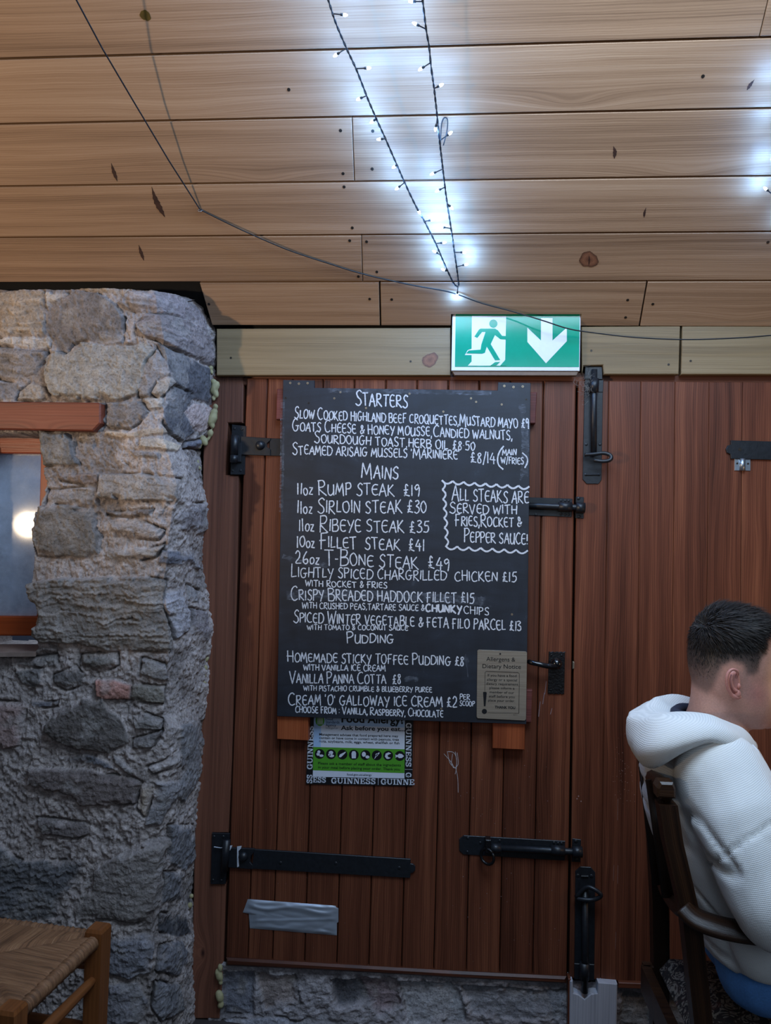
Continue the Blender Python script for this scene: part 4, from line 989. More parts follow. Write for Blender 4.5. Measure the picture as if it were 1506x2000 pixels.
# ================================================================== PRINTED NOTICES
WHITEP = plain('white_print', srgb(206, 212, 224), 0.45, noise=0.03); INK = plain('black_print', srgb(16, 17, 20), 0.45, noise=0.1)
GREENP = plain('green_print', srgb(78, 150, 40), 0.45, noise=0.05); BLUEP = plain('pale_blue_print', srgb(160, 190, 226), 0.45, noise=0.03); NAVY = plain('navy_print', srgb(30, 52, 84), 0.5)
GREYP = plain('grey_print', srgb(130, 140, 150), 0.5)
def slab(mb, s, p0, ux, uy, wid, hgt, Y, mi, st=0.2, cut=1.0):
    """slab-serif capitals: p0 origin px, ux unit along the line, uy unit up, total width wid px, height hgt px"""
    G = {'G': (.92, [("arc",)]), 'U': 0}
    adv = {'G': .95, 'U': .98, 'I': .5, 'N': 1.0, 'E': .85, 'S': .78}
    tot = sum(adv[c] for c in s)-0.08; sx = wid/tot; x = 0
    def put(P):
        Q = [(p0[0]+ux[0]*a_*sx+uy[0]*b_*hgt, p0[1]+ux[1]*a_*sx+uy[1]*b_*hgt) for a_, b_ in P]
        A = sum(Q[i-1][0]*Q[i][1]-Q[i][0]*Q[i-1][1] for i in range(len(Q)))
        if A > 0: Q = Q[::-1]
        poly_px(mb, Q, Y, mi)
    def rect(a0, b0, a1, b1): put([(a0, b0), (a1, b0), (a1, b1), (a0, b1)])
    def band(P, w_):
        for (a_, b_), (c_, d_) in zip(P[:-1], P[1:]):
            dx, dy = c_-a_, d_-b_; l_ = math.hypot(dx, dy) or 1; nx_, ny_ = -dy/l_*w_/2, dx/l_*w_/2; ex_, ey_ = dx/l_*w_*.25, dy/l_*w_*.25
            put([(a_-ex_+nx_, b_-ey_+ny_), (a_-ex_-nx_, b_-ey_-ny_), (c_+ex_-nx_, d_+ey_-ny_), (c_+ex_+nx_, d_+ey_+ny_)])
    for c in s:
        o_ = x
        if c == 'I': rect(o_+.1, 0, o_+.1+st, 1); rect(o_, 0, o_+.4, .12); rect(o_, .88, o_+.4, 1)
        if c == 'N': rect(o_+.1, 0, o_+.22, 1); rect(o_+.68, 0, o_+.80, 1); put([(o_+.1, 1), (o_+.34, 1), (o_+.8, 0), (o_+.58, 0)]); rect(o_, 0, o_+.32, .12); rect(o_+.58, .88, o_+.92, 1); rect(o_, .88, o_+.3, 1)
        if c == 'U': rect(o_+.08, .3, o_+.28, 1); rect(o_+.66, .3, o_+.78, 1); band([(o_+.18, .34), (o_+.24, .14), (o_+.44, .07), (o_+.64, .14), (o_+.72, .34)], .16); rect(o_, .88, o_+.38, 1); rect(o_+.56, .88, o_+.9, 1)
        if c == 'E': rect(o_+.08, 0, o_+.28, 1); rect(o_, 0, o_+.74, .12); rect(o_, .88, o_+.72, 1); rect(o_+.28, .44, o_+.52, .56); rect(o_+.62, 0, o_+.76, .34); rect(o_+.60, .68, o_+.73, 1); rect(o_+.46, .34, o_+.56, .66)
        if c == 'S': band([(o_+.6, .72), (o_+.52, .9), (o_+.32, .95), (o_+.12, .84), (o_+.14, .64), (o_+.36, .52), (o_+.58, .38), (o_+.6, .18), (o_+.4, .06), (o_+.18, .08), (o_+.08, .28)], .19); rect(o_+.56, .66, o_+.68, 1); rect(o_, 0, o_+.12, .36)
        if c == 'G': band([(o_+.72, .70), (o_+.62, .9), (o_+.42, .95), (o_+.2, .82), (o_+.12, .5), (o_+.2, .18), (o_+.42, .06), (o_+.62, .12), (o_+.70, .3)], .2); rect(o_+.52, .38, o_+.9, .5); rect(o_+.62, .02, o_+.8, .45); rect(o_+.66, .66, o_+.78, 1)
        x += adv[c]
YP = -0.0035
mb = MB(); pxprism(mb, [(597.5, 1531.5), (805.5, 1535.5), (807, 1385), (603, 1380)], YP, 0.0015, 0)
PO = tag(mb.build('allergy_poster', INK), 'white and green food allergy poster in a black beer-branded border below the chalkboard', 'poster')
mb = MB()
poly_px(mb, [(611, 1517), (790, 1520.5), (791, 1390), (613.5, 1385)], YP-0.0003, 0)
poly_px(mb, [(612, 1458.5), (626.5, 1459), (628, 1385), (613.5, 1385)], YP-0.0005, 1); poly_px(mb, [(628, 1416), (790, 1421), (791, 1402), (628, 1398)], YP-0.0005, 1)
poly_px(mb, [(611.2, 1504.5), (790, 1510), (790.5, 1463.5), (612, 1459)], YP-0.0006, 2)
Yt = YP-0.0010
text_px(mb, "Food Allergy?", (667, 1410.5), (789, 1413.5), 16, Yt, 0.028, 3); text_px(mb, "Ask before you eat...", (666, 1425.5), (791, 1428), 8.6, Yt, 0.02, 3)
for i, s in enumerate(("Management advises that food prepared here may", "contain or have come in contact with peanuts, tree", "nuts, soybeans, milk, eggs, wheat, shellfish or fish")):
    text_px(mb, s, (623.5, 1436.5+6.6*i), (778+1.2*i, 1440+6.9*i), 5.0, Yt, 0.008, 3)
text_px(mb, "Please ask a member of staff about the ingredients", (621.5, 1493), (783, 1497), 5.2, Yt, 0.008, 3); text_px(mb, "in your meal before placing your order. Thank you", (621.5, 1500.8), (781, 1505), 5.2, Yt, 0.008, 3)
text_px(mb, "food.gov.uk/allergy", (677.5, 1514.3), (726, 1515.5), 4.2, Yt, 0.004, 3)
text_px(mb, "Food", (636, 1406.5), (650, 1407), 5, Yt, 0.008, 4); text_px(mb, "Standards", (636, 1412.5), (663, 1413.2), 5.4, Yt, 0.008, 4); text_px(mb, "Agency", (636, 1418.5), (656.5, 1419), 5.4, Yt, 0.008, 4); text_px(mb, "food.gov.uk", (636, 1423.4), (660, 1424), 4, Yt, 0.0, 5)
poly_px(mb, circ(625, 1408, 8.8, 22, 10), Yt, 2)
for k in (-4, -1.2, 1.6, 4.4): poly_px(mb, [(625+k-.6, 1415), (625+k+.6, 1415), (625+k+.6, 1400), (625+k-.6, 1400)], Yt-0.0004, 0)
for k, cx in enumerate((225, 370, 516, 662, 810, 956, 1102, 1250)):
    X_, Y_ = 590+cx/6.548, 1390+(540+3.6*k)/6.548
    poly_px(mb, circ(X_, Y_, 9.7, 24), Yt, 3)
    q = lambda P: poly_px(mb, [(X_+a_, Y_+b_) for a_, b_ in P], Yt-0.0004, 0)
    if k == 0: q(circ(-1.5, -4, 3, 12)); q(circ(-3, .5, 3.2, 12)); q(circ(3.5, 3.5, 4.2, 14, 2.4))
    if k == 1: q(circ(0, -3, 4.5, 12, 3.5)); q(circ(1, 3.2, 5.2, 12, 2.8)); q(circ(-3, 1, 2.5, 10))
    if k == 2: q([(-7, 5), (-5, 0), (6, -5.5), (7, -5), (4, -1), (-3, 5.5)])
    if k == 3: q([(-4, 7), (4, 7), (4.5, -3), (2.5, -7), (-2.5, -7), (-4.5, -3)])
    if k == 4: q(circ(-3, -1.5, 4, 14, 5)); q(circ(4, 3.8, 4, 14, 3))
    if k == 5: q([(-5, 7), (-4.2, 7), (1, 0), (5, -3), (5.5, -6), (2, -4.5), (-1, -1.5)]); q(circ(0, -1, 2.6, 10, 3))
    if k == 6: q([(6, -4), (1, -6.5), (-5, -4), (-6.5, 2), (-3, 6.5), (1, 6.5), (5, 4.5), (0, 3), (-1.5, 0), (1, -2)])
    if k == 7: q([(-8.5, -3), (-5.5, -1), (-1, -4.5), (4, -3.5), (8.5, .5), (4, 4), (-1, 4.5), (-5.5, 1.5), (-8, 4)])
slab(mb, "ESS", (611.5, 1528.2), (1, .017), (0, -1), 25, 10.8, Yt, 0); slab(mb, "GUINNESS", (646.5, 1530.2), (1, .017), (0, -1), 87, 11.2, Yt, 0); slab(mb, "GUINNE", (743.5, 1532.2), (1, .017), (0, -1), 66, 11.2, Yt, 0)
slab(mb, "GUINNESS", (610.2, 1503), (0.03, -1), (-1, 0), 85, 10.6, Yt, 0); slab(mb, "SS", (609.6, 1530), (0.03, -1), (-1, 0), 17, 10.6, Yt, 0)
slab(mb, "GUINNESS", (793, 1411.5), (-0.005, 1), (1, 0), 86, 10.6, Yt, 0); slab(mb, "G", (792.6, 1508.5), (0, 1), (1, 0), 10, 10.6, Yt, 0)
poly_px(mb, [(738.2, 1533), (739, 1533), (739.3, 1519.5), (738.5, 1519.5)], Yt, 0); poly_px(mb, [(791, 1503), (805.6, 1503.4), (805.6, 1502.8), (791, 1502.4)], Yt, 0)
o = mb.build('printed_sheet', [WHITEP, BLUEP, GREENP, INK, NAVY, GREYP]); o.parent = PO
# brushed allergen plate
a = NT('brushed_gold_plate'); g = a.geo(); n1 = a.noise(a.map(g, (8, 8, 600)), 1.0, 3); a.col(a.ramp(n1, [(0.3, srgb(150, 138, 122)), (0.7, srgb(178, 166, 148))])); a.p.inputs['Metallic'].default_value = 0.55; a.p.inputs['Roughness'].default_value = 0.38
PLATE = a.m
YA = YB-0.004
mb = MB(); pxprism(mb, [(933, 1403), (1025, 1407.5), (1027.5, 1405), (1029.5, 1275), (1027, 1272.5), (935, 1269), (932.5, 1271), (931, 1400)], YA, 0.003, 0.0005)
AL_ = tag(mb.build('allergen_notice', PLATE), 'brushed metal allergens and dietary notice on the lower right of the chalkboard', 'notice')
mb = MB(); Yt = YA-0.0006
for s, x0, x1, y, cap, b in (("Allergens &", 950, 1006.5, 1291.5, 8.6, 0), ("Dietary Notice", 942.5, 1017.5, 1305.5, 8.6, 0), ("If you have a food", 952.5, 1009, 1321.5, 5, .002), ("allergy or a special", 951, 1010, 1330, 5, .002), ("dietary requirement", 949.5, 1012, 1338, 5, .002), ("please inform a", 956, 1005, 1346, 5, .002), ("member of our", 956.5, 1004, 1354.5, 5, .002), ("staff before you", 955, 1005.5, 1362.5, 5, .002), ("place your order.", 953.5, 1006, 1370.5, 5, .002), ("THANK YOU", 966.5, 1006.5, 1384, 5.2, .03)):
    text_px(mb, s, (x0, y-0.6), (x1, y+0.9), cap, Yt, b)
text_px(mb, "allergen notice", (1002, 1396.6), (1011.5, 1397), 1.6, Yt)
poly_px(mb, [(943.5, 1352), (945, 1351.2), (949.5, 1351.4), (950.8, 1353), (948.3, 1379.5), (945.2, 1379.5)], Yt); poly_px(mb, circ(946.2, 1389.5, 5), Yt)
for P in ([(947, 1350), (947.5, 1313), (950, 1311), (1012, 1313.5), (1014.5, 1316), (1013.5, 1393)], [(1013.5, 1393), (952, 1392)]): ribbon(mb, P, 0.7, Yt)
disc(mb, pt(977, 1277, YA), 0.0026, th=0.001, seg=12)
o = mb.build('printed_text', INK); o.parent = AL_

# ================================================================== EXIT SIGN
YE = -0.040
GREENS = plain('exit_green', srgb(14, 150, 120), 0.10, noise=0.04); SIGNW = plain('sign_white', srgb(214, 220, 230), 0.25, noise=0.03); SIGNB = plain('sign_underside', srgb(110, 88, 72), 0.5)
mb = MB(); pxprism(mb, [(881.5, 724), (1132.5, 724.5), (1134.5, 600), (884, 600)], YE, 0.0195, 0.0012)
zs = cpt(1008, 612).z
for i, v in enumerate(mb.v):
    if v[2] > zs: mb.v[i] = (v[0], v[1], zs+0.006)
SG = tag(mb.build('exit_sign', SIGNW), 'green fire exit sign with running figure and down arrow above the door', 'sign')
mb = MB(); Yt = YE-0.0006
def g6(*P): return [(850+x/3.765, 600+y/3.765) for x, y in P]
zc_ = lambda P: P
poly_px(mb, [(888.5, 716.5), (1131, 717), (1132.5, 611), (890, 611)], Yt, 0)
Yt -= 0.0005
for P in (g6((270,64),(522,64),(515,385),(490,430),(240,430),(268,400),(268,352),(218,352),(240,316),(268,306)), g6((778,80),(863,80),(863,245),(968,150),(968,250),(815,412),(678,255),(678,150),(778,245))): poly_px(mb, P, Yt, 1)
Yt -= 0.0005
poly_px(mb, circ(850+428/3.765, 600+121/3.765, 8.1, 20), Yt, 0)
for P in (g6((335,157),(440,157),(462,170),(492,210),(522,212),(522,238),(480,236),(440,205),(408,272),(375,275),(340,272),(370,182),(345,182),(310,226),(288,216),(322,164)), g6((340,270),(408,270),(478,388),(440,390),(380,290)), g6((340,270),(385,272),(366,334),(346,342),(228,340),(246,318),(334,312)), g6((405,430),(440,404),(478,402),(450,428)), g6((520,385),(500,404),(478,430),(524,430))):
    Yt -= 0.00008; poly_px(mb, P, Yt, 0)
o = mb.build('pictogram', [GREENS, SIGNW]); o.parent = SG
mb = MB(); pxprism(mb, [(888, 733), (1126, 733.5), (1130, 725.5), (883, 725)], YE+0.004, 0.0155, 0.001); o = mb.build('light_diffuser', SIGNB); o.parent = SG

# ================================================================== DUCT TAPE PATCH
a = NT('silver_duct_tape'); g = a.geo(); a.col(srgb(176, 184, 196)); a.p.inputs['Metallic'].default_value = 0.5; a.p.inputs['Roughness'].default_value = 0.36
TAPE = a.m
nx, ny = 60, 24; vs = []; 
lx = lambda v: 484+2*v+ (-11 if v < 0.52 else 3)*1.0
for j in range(ny+1):
    v = j/ny
    for i in range(nx+1):
        u = i/nx
        xl = (484-11*min(1, v*1.9)) if v < 0.5 else 486+(v-.5)*4
        xr = 656 if v < 0.06 else (661 if v < 0.55 else 658)
        x = xl+(xr-xl)*u; y = 1756+13*u+(57+1.0*u)*v
        h = 0.003+0.0035*abs(float(vnoise(u*5+v*3, v*5-u*2, 3.3, 5)))+0.004*max(0, 1-abs(v-.12-.25*u*(1-u)*2-0.1*math.sin(u*9))/.10)*(1-u*.3)+0.003*max(0, 1-abs(v-.75+.3*u)/.06)
        edge_ = min(u, 1-u, v, 1-v)*12
        h = 0.001+h*min(1, edge_)
        vs.append(pt(x, y, -h))
fs = [[j*(nx+1)+i, (j+1)*(nx+1)+i, (j+1)*(nx+1)+i+1, j*(nx+1)+i+1] for j in range(ny) for i in range(nx)]
mb = MB(); mb.add(vs, fs); tag(mb.build('duct_tape_patch', TAPE, None, True), 'crinkled silver duct tape patch stuck low on the left door leaf', 'tape')

# ================================================================== FOAM, PLASTIC, WOOD BLOCK
FOAM = plain('expanding_foam', srgb(158, 150, 112), 0.65, noise=0.2, nscale=40, bump=0.3)
FOAMB = []
rf = random.Random(4)
for (x, y, r) in ((411,718,6),(414,727,4),(417,745,7),(420,757,9),(421,768,7),(417,778,4),(421,794,6),(418,806,8),(415,818,10),(414,830,6),(411,846,7),(408,856,4),(398,860,8),(390,870,6),(384,902,6),(390,914,4),(386,948,6),(392,958,4),(396,985,5),(404,1288,4),(402,1303,5),(400,1318,4),(398,1333,6),(398,1262,4),(374,1750,5),(371,1768,6),(430,1890,6),(428,1905,8),(431,1918,5),(429,1946,9),(431,1962,7)):
    FOAMB.append((pt(x, y, -0.012 if y < 1880 else -0.004), (r*0.0014, r*0.0014, r*rf.uniform(.0013, .0026)), rf.uniform(-.7, .7)))
a = NT('black_plastic'); a.col(srgb(18, 18, 22)); a.p.inputs['Roughness'].default_value = 0.25; PLAST = a.m
mb = MB(); nx, ny = 30, 8; vs = []
for j in range(ny+1):
    for i in range(nx+1):
        x = 318+82*i/nx; y = 556+30*j/ny
        vs.append(pt(x, y, -0.02+0.012*float(vnoise(i*.35, j*.8+i*.2, 1.1, 9))))
mb.add(vs, [[j*(nx+1)+i, (j+1)*(nx+1)+i, (j+1)*(nx+1)+i+1, j*(nx+1)+i+1] for j in range(ny) for i in range(nx)])
tag(mb.build('plastic_sheet', PLAST, None, True), 'crumpled black plastic sheet in the gap above the stone wall', 'plastic sheet')
WW = wood('whitewashed_wood', srgb(124, 124, 132), srgb(176, 176, 184), srgb(204, 204, 210), gy=40, rough=0.7, tone=0.1, bump=0.5)
mb = MB(); pxprism(mb, [(1112, 2040), (1204, 2040), (1206, 1922), (1168, 1919), (1167, 1940), (1154, 1942), (1142, 1952), (1130, 1943), (1120, 1940), (1119, 1916), (1113, 1916)], -0.022, 0.045, 0.002, grain=(0, 0, 1))
tag(mb.build('wooden_block', WW), 'whitewashed wooden block notched for the bolt under the door', 'block')

# ================================================================== FAIRY LIGHTS AND CABLES
LEDM = bpy.data.materials.new('lit_led'); LEDM.use_nodes = True
_p = LEDM.node_tree.nodes['Principled BSDF']; _p.inputs['Emission Color'].default_value = (0.62, 0.86, 1.0, 1); _p.inputs['Emission Strength'].default_value = 9.0; _p.inputs['Base Color'].default_value = (0.8, 0.9, 1, 1)
LEDC = (0.16, 0.42, 1.0)
def lp(px, py, off):
    """point hanging off mm below the sloped ceiling on the sight line"""
    return cpt(px, py, off)
def make_string(name, label, cable_px, offs, bulbs, extra=0, ext_dir=None, ext_len=0.0, group=None):
    P = [lp(x, y, o_) for (x, y), o_ in zip(cable_px, offs)]
    root = empty(name, P[-1], label, 'fairy lights', group)
    path = catmull(P, 6)
    if ext_len:
        d = (path[0]-path[5]).normalized(); path = [path[0]+d*ext_len]+path
    fine_ = []
    for a_, b_ in zip(path[:-1], path[1:]):
        m = max(1, int((b_-a_).length/0.004)); fine_ += [a_.lerp(b_, k/m) for k in range(m)]
    fine_.append(path[-1])
    mb = MB()
    for ph in (0, math.pi):                                   # a twisted pair of wires
        W_ = []
        for i, p in enumerate(fine_):
            T = (fine_[min(i+1, len(fine_)-1)]-fine_[max(i-1, 0)]).normalized(); s_ = T.orthogonal().normalized(); t_ = T.cross(s_)
            an = i*0.9+ph; W_.append(p+(s_*math.cos(an)+t_*math.sin(an))*0.0015)
        tube(mb, W_, 0.0014, 5)
    adopt(mb.build('cable', RUBBER, None, True), root)
    for (sx_, sy_, tx, ty, o_) in bulbs: one_bulb(root, lp(sx_, sy_, o_), lp(tx, ty, o_*0.9+0.004))
    if ext_len:
        d = (path[0]-path[1]).normalized(); n_ = extra
        for k in range(n_):
            b_ = path[1]+d*ext_len*(k+0.6)/n_; s_ = d.cross(CN).normalized()*(1 if k % 2 else -1)
            one_bulb(root, b_, b_+s_*0.022+CN*0.006)
    return root
def one_bulb(root, a_, b_):
    d = (b_-a_); L = max(d.length, 0.012); d.normalize()
    mb = MB(); tube(mb, [b_-d*0.002, b_+d*0.003, b_+d*0.008], [0.0032, 0.0034, 0.0012], 8)
    B_ = mb.build('bulb', LEDM, None, True); adopt(B_, root)
    mb = MB(); tube(mb, [a_, b_-d*0.009, b_-d*0.008, b_-d*0.001], [0.0014, 0.0014, 0.0028, 0.0030], 8)
    H_ = mb.build('bulb_holder', RUBBER, None, True); H_.parent = B_
    l_ = bpy.data.lights.new('led', 'POINT'); l_.energy = LED_W; l_.color = LEDC; l_.shadow_soft_size = 0.006
    lo_ = bpy.data.objects.new('led', l_); COL.objects.link(lo_); lo_.location = b_+d*0.013+CN*0.002; lo_.parent = B_
LA = [(640,-4),(656,45),(677,95),(697,138),(716,187),(735,232),(754,274),(775,322),(791,358),(812,402),(830,434),(852,478),(870,520),(886,553),(893,560)]
OA = [.075,.071,.067,.064,.06,.057,.054,.05,.047,.044,.04,.036,.030,.018,.010]
bA = [(652,27,672,29,.072),(675,95,657,107,.067),(696,134,718,133,.064),(716,187,702,193,.06),(735,232,728,237,.057),(752,271,742,272,.054),(775,322,771,325,.05),(791,356,777,367,.047),(812,402,818,413,.044),(830,432,843,430,.04),(850,476,866,474,.036),(858,497,850,492,.033),(872,529,867,527,.026)]
make_string('fairy_light_string', 'left strand of the lit white fairy lights meeting in a V over the door', LA, OA, bA, 16, None, 0.95, 'fairy light strands meeting above the exit sign')
LB = [(825,-4),(832,55),(838,90),(842,130),(848,173),(853,220),(858,270),(865,330),(871,380),(877,420),(883,460),(888,495),(893,530),(896,557)]
OB = [.075,.071,.069,.066,.062,.059,.055,.05,.046,.042,.038,.032,.02,.010]
bB = [(825,3,805,3,.075),(832,57,812,47,.071),(840,123,823,134,.066),(848,173,860,167,.062),(854,232,851,250,.058),(862,273,878,261,.055),(865,330,846,339,.05),(870,365,856,372,.047),(874,398,881,405,.044),(880,446,864,444,.04),(888,493,905,493,.032),(892,521,909,517,.026),(895,557,893,575,.014)]
SB = make_string('fairy_light_string', 'right, steeper strand of the lit white fairy lights meeting in a V over the door', LB, OB, bB, 16, None, 0.95, 'fairy light strands meeting above the exit sign')
mb = MB(); tube(mb, catmull([lp(860, 287, .05), lp(861, 262, .03), lp(863, 240, .006), lp(868, 230, .004), lp(874, 234, .006), lp(873, 256, .03), lp(866, 284, .05)], 6), 0.0016, 6); adopt(mb.build('cable_tie', RUBBER, None, True), SB)
LC = [(1560,60),(1545,140),(1532,220),(1524,300),(1514,385),(1509,430)]
make_string('fairy_light_string', 'lit fairy light strand at the right edge, mostly outside the picture', LC, [.05,.045,.04,.036,.03,.02], [(1540,165,1525,160,.044),(1530,232,1515,236,.04),(1524,300,1512,308,.036),(1509,380,1496,369,.030),(1514,420,1530,424,.022)])
# dusty cobweb on the top bolt
rw = random.Random(8); mb = MB()
for i in range(60):
    x0, y0 = rw.gauss(1146, 9), rw.gauss(750, 13); x1, y1 = x0+rw.uniform(-16, 16), y0+rw.uniform(-12, 14)
    tube(mb, catmull([pt(x0, y0, -0.012-rw.random()*.02), pt((x0+x1)/2+rw.uniform(-5, 5), (y0+y1)/2+rw.uniform(-5, 5), -0.02-rw.random()*.015), pt(x1, y1, -0.006-rw.random()*.02)], 4), 0.00035, 4)
tag(mb.build('cobweb', plain('grey_cobweb', srgb(120, 116, 112), 0.9)), 'dusty grey cobweb strands around the tall bolt beside the exit sign', 'cobweb', kind='stuff')
# plain black cable
P = [(146,-6,.12),(200,95,.09),(262,200,.06),(330,314,.03),(390,408,.003)]
q1 = [cpt(x, y, o_) for x, y, o_ in P]
d = (q1[0]-q1[1]).normalized(); q1 = [q1[0]+d*0.6]+q1
q2 = catmull([cpt(390,409,.003), cpt(470,448,.01), cpt(560,487,.010), cpt(640,514,.008), cpt(712,536,.007), cpt(800,556,.006), cpt(862,567,.008), cpt(893,575,.008), cpt(940,592,.010), cpt(1000,608,.02), cpt(1060,626,.05), cpt(1110,642,.055), cpt(1160,650,.055), cpt(1240,659,.06), cpt(1330,663,.06), cpt(1420,661,.06), cpt(1506,655,.055), cpt(1640,640,.04)], 8)
mb = MB(); tube(mb, q1+q2[1:], 0.0020, 6)
W1 = tag(mb.build('black_cable', RUBBER, None, True), 'thin black cable slung across the boarded ceiling and past the exit sign', 'cable')
mb = MB(); ring(mb, cpt(391, 411, 0.004), 0.006, 0.001, SD); o = mb.build('staple', STEEL, None, True); o.parent = W1

# ================================================================== RUSH-SEATED CHAIR (lower left)
ZV = Vector((0, 0, 1))
def onz(px, py, z): return on_plane(px, py, Vector((0, 0, z)), ZV)
ZS_ = 0.455
Pbr, Pfr = onz(192, 1818, ZS_), onz(22, 1975, ZS_)
e1 = (Pbr-Pfr); LEN = e1.length; e1.normalize(); e2 = Vector((-e1.y, e1.x, 0)); WID = 0.40
RC = empty('rush_chair', Vector((Pfr.x, Pfr.y, ZFL)), 'brown wooden chair with woven rush seat standing by the stone wall', 'chair')
def cp(a_, b_, z): return Pfr+e1*a_+e2*b_+Vector((0, 0, z-ZS_))
def post(mb, a_, b_, z0, z1, s=0.023, taper=1.0):
    c0, c1 = cp(a_, b_, z0), cp(a_, b_, z1)
    pts = lambda c, q: [c+e1*i*q+e2*j*q for i, j in ((-1, -1), (1, -1), (1, 1), (-1, 1))]
    lv = [(c0, s*taper), (c0.lerp(c1, .93), s), (c0.lerp(c1, .985), s*1.02), (c1, s*0.86)]
    vs = []; uvs = []; fs = []
    for c, q in lv: vs += pts(c, q)
    for i in range(len(lv)-1):
        for k in range(4):
            j = (k+1) % 4; fs.append([i*4+k, i*4+j, (i+1)*4+j, (i+1)*4+k])
            za, zb_ = lv[i][0].z, lv[i+1][0].z; uvs.append([(za, k*.04), (za, k*.04+.04), (zb_, k*.04+.04), (zb_, k*.04)])
    fs.append([len(vs)-4+k for k in range(4)]); uvs.append([(3, 0), (3.04, 0), (3.04, .04), (3, .04)])
    mb.add(vs, fs, uvs, 0, random.random())
for a_, b_, top in ((0, 0, ZS_+.012), (LEN, 0, ZS_+.012), (0, WID, 0.92), (LEN, WID, 0.92)):
    m_ = MB(); post(m_, a_, b_, ZFL, top, 0.022, .85); adopt(m_.build('leg', BEECH), RC)
for (a0_, b0_, a1_, b1_, z, r) in ((0, 0, LEN, 0, .345, .012), (0, 0, LEN, 0, .20, .012), (LEN, 0, LEN, WID, .37, .012), (0, 0, 0, WID, .33, .012), (0, WID, LEN, WID, .3, .012), (LEN, 0, LEN, WID, .22, .012)):
    m_ = MB(); A_, B_ = cp(a0_, b0_, z), cp(a1_, b1_, z); tube(m_, [A_, A_.lerp(B_, .15), A_.lerp(B_, .5), A_.lerp(B_, .85), B_], [r*.8, r, r*1.15, r, r*.8], 10); adopt(m_.build('stretcher', BEECH, None, True), RC)
m_ = MB()
for z in (.62, .74, .86): A_, B_ = cp(0, WID, z), cp(LEN, WID, z); tube(m_, [A_, A_.lerp(B_, .5)+e2*.02, B_], .02, 8, flat=(.4, 1))
adopt(m_.build('backrest', BEECH, None, True), RC)
RUSH = wood('woven_rush', srgb(60, 40, 26), srgb(142, 100, 68), srgb(198, 154, 112), gx=5, gy=230, rough=0.6, tone=0.3, bump=1.0, streak=0.6)
m_ = MB(); n_ = 44
def seat_z(u, v):
    du = abs(u-.5)*2; dv = abs(v-.5)*2; e = max(du, dv)
    mitre = abs(du-dv)
    z = ZS_-.004+0.012*(1-e)-0.010*math.exp(-(mitre/.05)**2)-.004*max(0, (e-.93)/.07)**2*6
    return z+0.0022*float(vnoise(u*80 if dv > du else u*6, v*80 if du >= dv else v*6, 2.2, 4))
grid = {}
vs = []
for i in range(n_+1):
    for j in range(n_+1):
        u, v = i/n_, j/n_; vs.append(cp(u*LEN, v*WID, seat_z(u, v)))
fs = []; uvs = []
for i in range(n_):
    for j in range(n_):
        fs.append([i*(n_+1)+j, (i+1)*(n_+1)+j, (i+1)*(n_+1)+j+1, i*(n_+1)+j+1])
        uc, vc = (i+.5)/n_, (j+.5)/n_; side = abs(vc-.5) > abs(uc-.5)
        q = []
        for (a_, b_) in ((i, j), (i+1, j), (i+1, j+1), (i, j+1)):
            A_, B_ = a_/n_*LEN, b_/n_*WID; q.append((B_, A_) if side else (A_+3, B_+5))
        uvs.append(q)
m_.add(vs, fs, uvs)
# strands wrapped over the rails
for (A_, B_, o_) in ((cp(.024, 0, ZS_-.018), cp(LEN-.024, 0, ZS_-.018), -1), (cp(LEN, .024, ZS_-.018), cp(LEN, WID, ZS_-.018), -1), (cp(0, .024, ZS_-.018), cp(0, WID, ZS_-.018), -1)):
    k = 70; d = B_-A_
    P_ = [A_+d*(i/k)+Vector((0, 0, .002*math.sin(i*2.3))) for i in range(k+1)]
    vs2 = []; seg = 10; L = d.length; s1 = d.normalized(); s2 = ZV
    s3 = s1.cross(s2)
    for i in range(k+1):
        for h in range(seg):
            an = 2*math.pi*h/seg; rr = .017+.0012*math.sin(i*2.9)
            vs2.append(P_[i]+s3*math.cos(an)*rr*.9+s2*math.sin(an)*rr)
    f2 = []; u2 = []
    for i in range(k):
        for h in range(seg):
            hh = (h+1) % seg; f2.append([i*seg+h, i*seg+hh, (i+1)*seg+hh, (i+1)*seg+h])
            u2.append([(h*.01, i*L/k), (h*.01+.01, i*L/k), (h*.01+.01, (i+1)*L/k), (h*.01, (i+1)*L/k)])
    m_.add(vs2, f2, u2)
adopt(m_.build('seat', RUSH, None, True), RC)

# ================================================================== ARMCHAIR OF THE DINER
AC = empty('armchair', Vector((0.66, -0.68, ZFL)), 'dark oak armchair with tapestry seat that the man in the pale hoodie sits on', 'chair')
def bar(mb, pxl, Y, wx, wy, tone=None):
    """bent square bar through pixel points at depth Y"""
    P_ = [pt(x, y, Y) for x, y in pxl]
    vs = []; fs = []; uvs = []; L = 0; tone = random.random() if tone is None else tone
    for i, p in enumerate(P_):
        if i: L += (p-P_[i-1]).length
        vs += [p+Vector((sx*wx, sy*wy, 0)) for sx, sy in ((-1, -1), (1, -1), (1, 1), (-1, 1))]
        P_[i] = p
        if i:
            for k in range(4):
                j = (k+1) % 4; fs.append([(i-1)*4+k, (i-1)*4+j, i*4+j, i*4+k]); w0 = k*.04
                l0 = L-(p-P_[i-1]).length; uvs.append([(l0, w0), (l0, w0+.035), (L, w0+.035), (L, w0)])
    fs += [[0, 1, 2, 3], [len(vs)-1, len(vs)-2, len(vs)-3, len(vs)-4]]; uvs += [[(0, 0), (.03, 0), (.03, .03), (0, .03)]]*2
    mb.add(vs, fs, uvs, 0, tone)
YN, YFAR = -0.88, -0.46
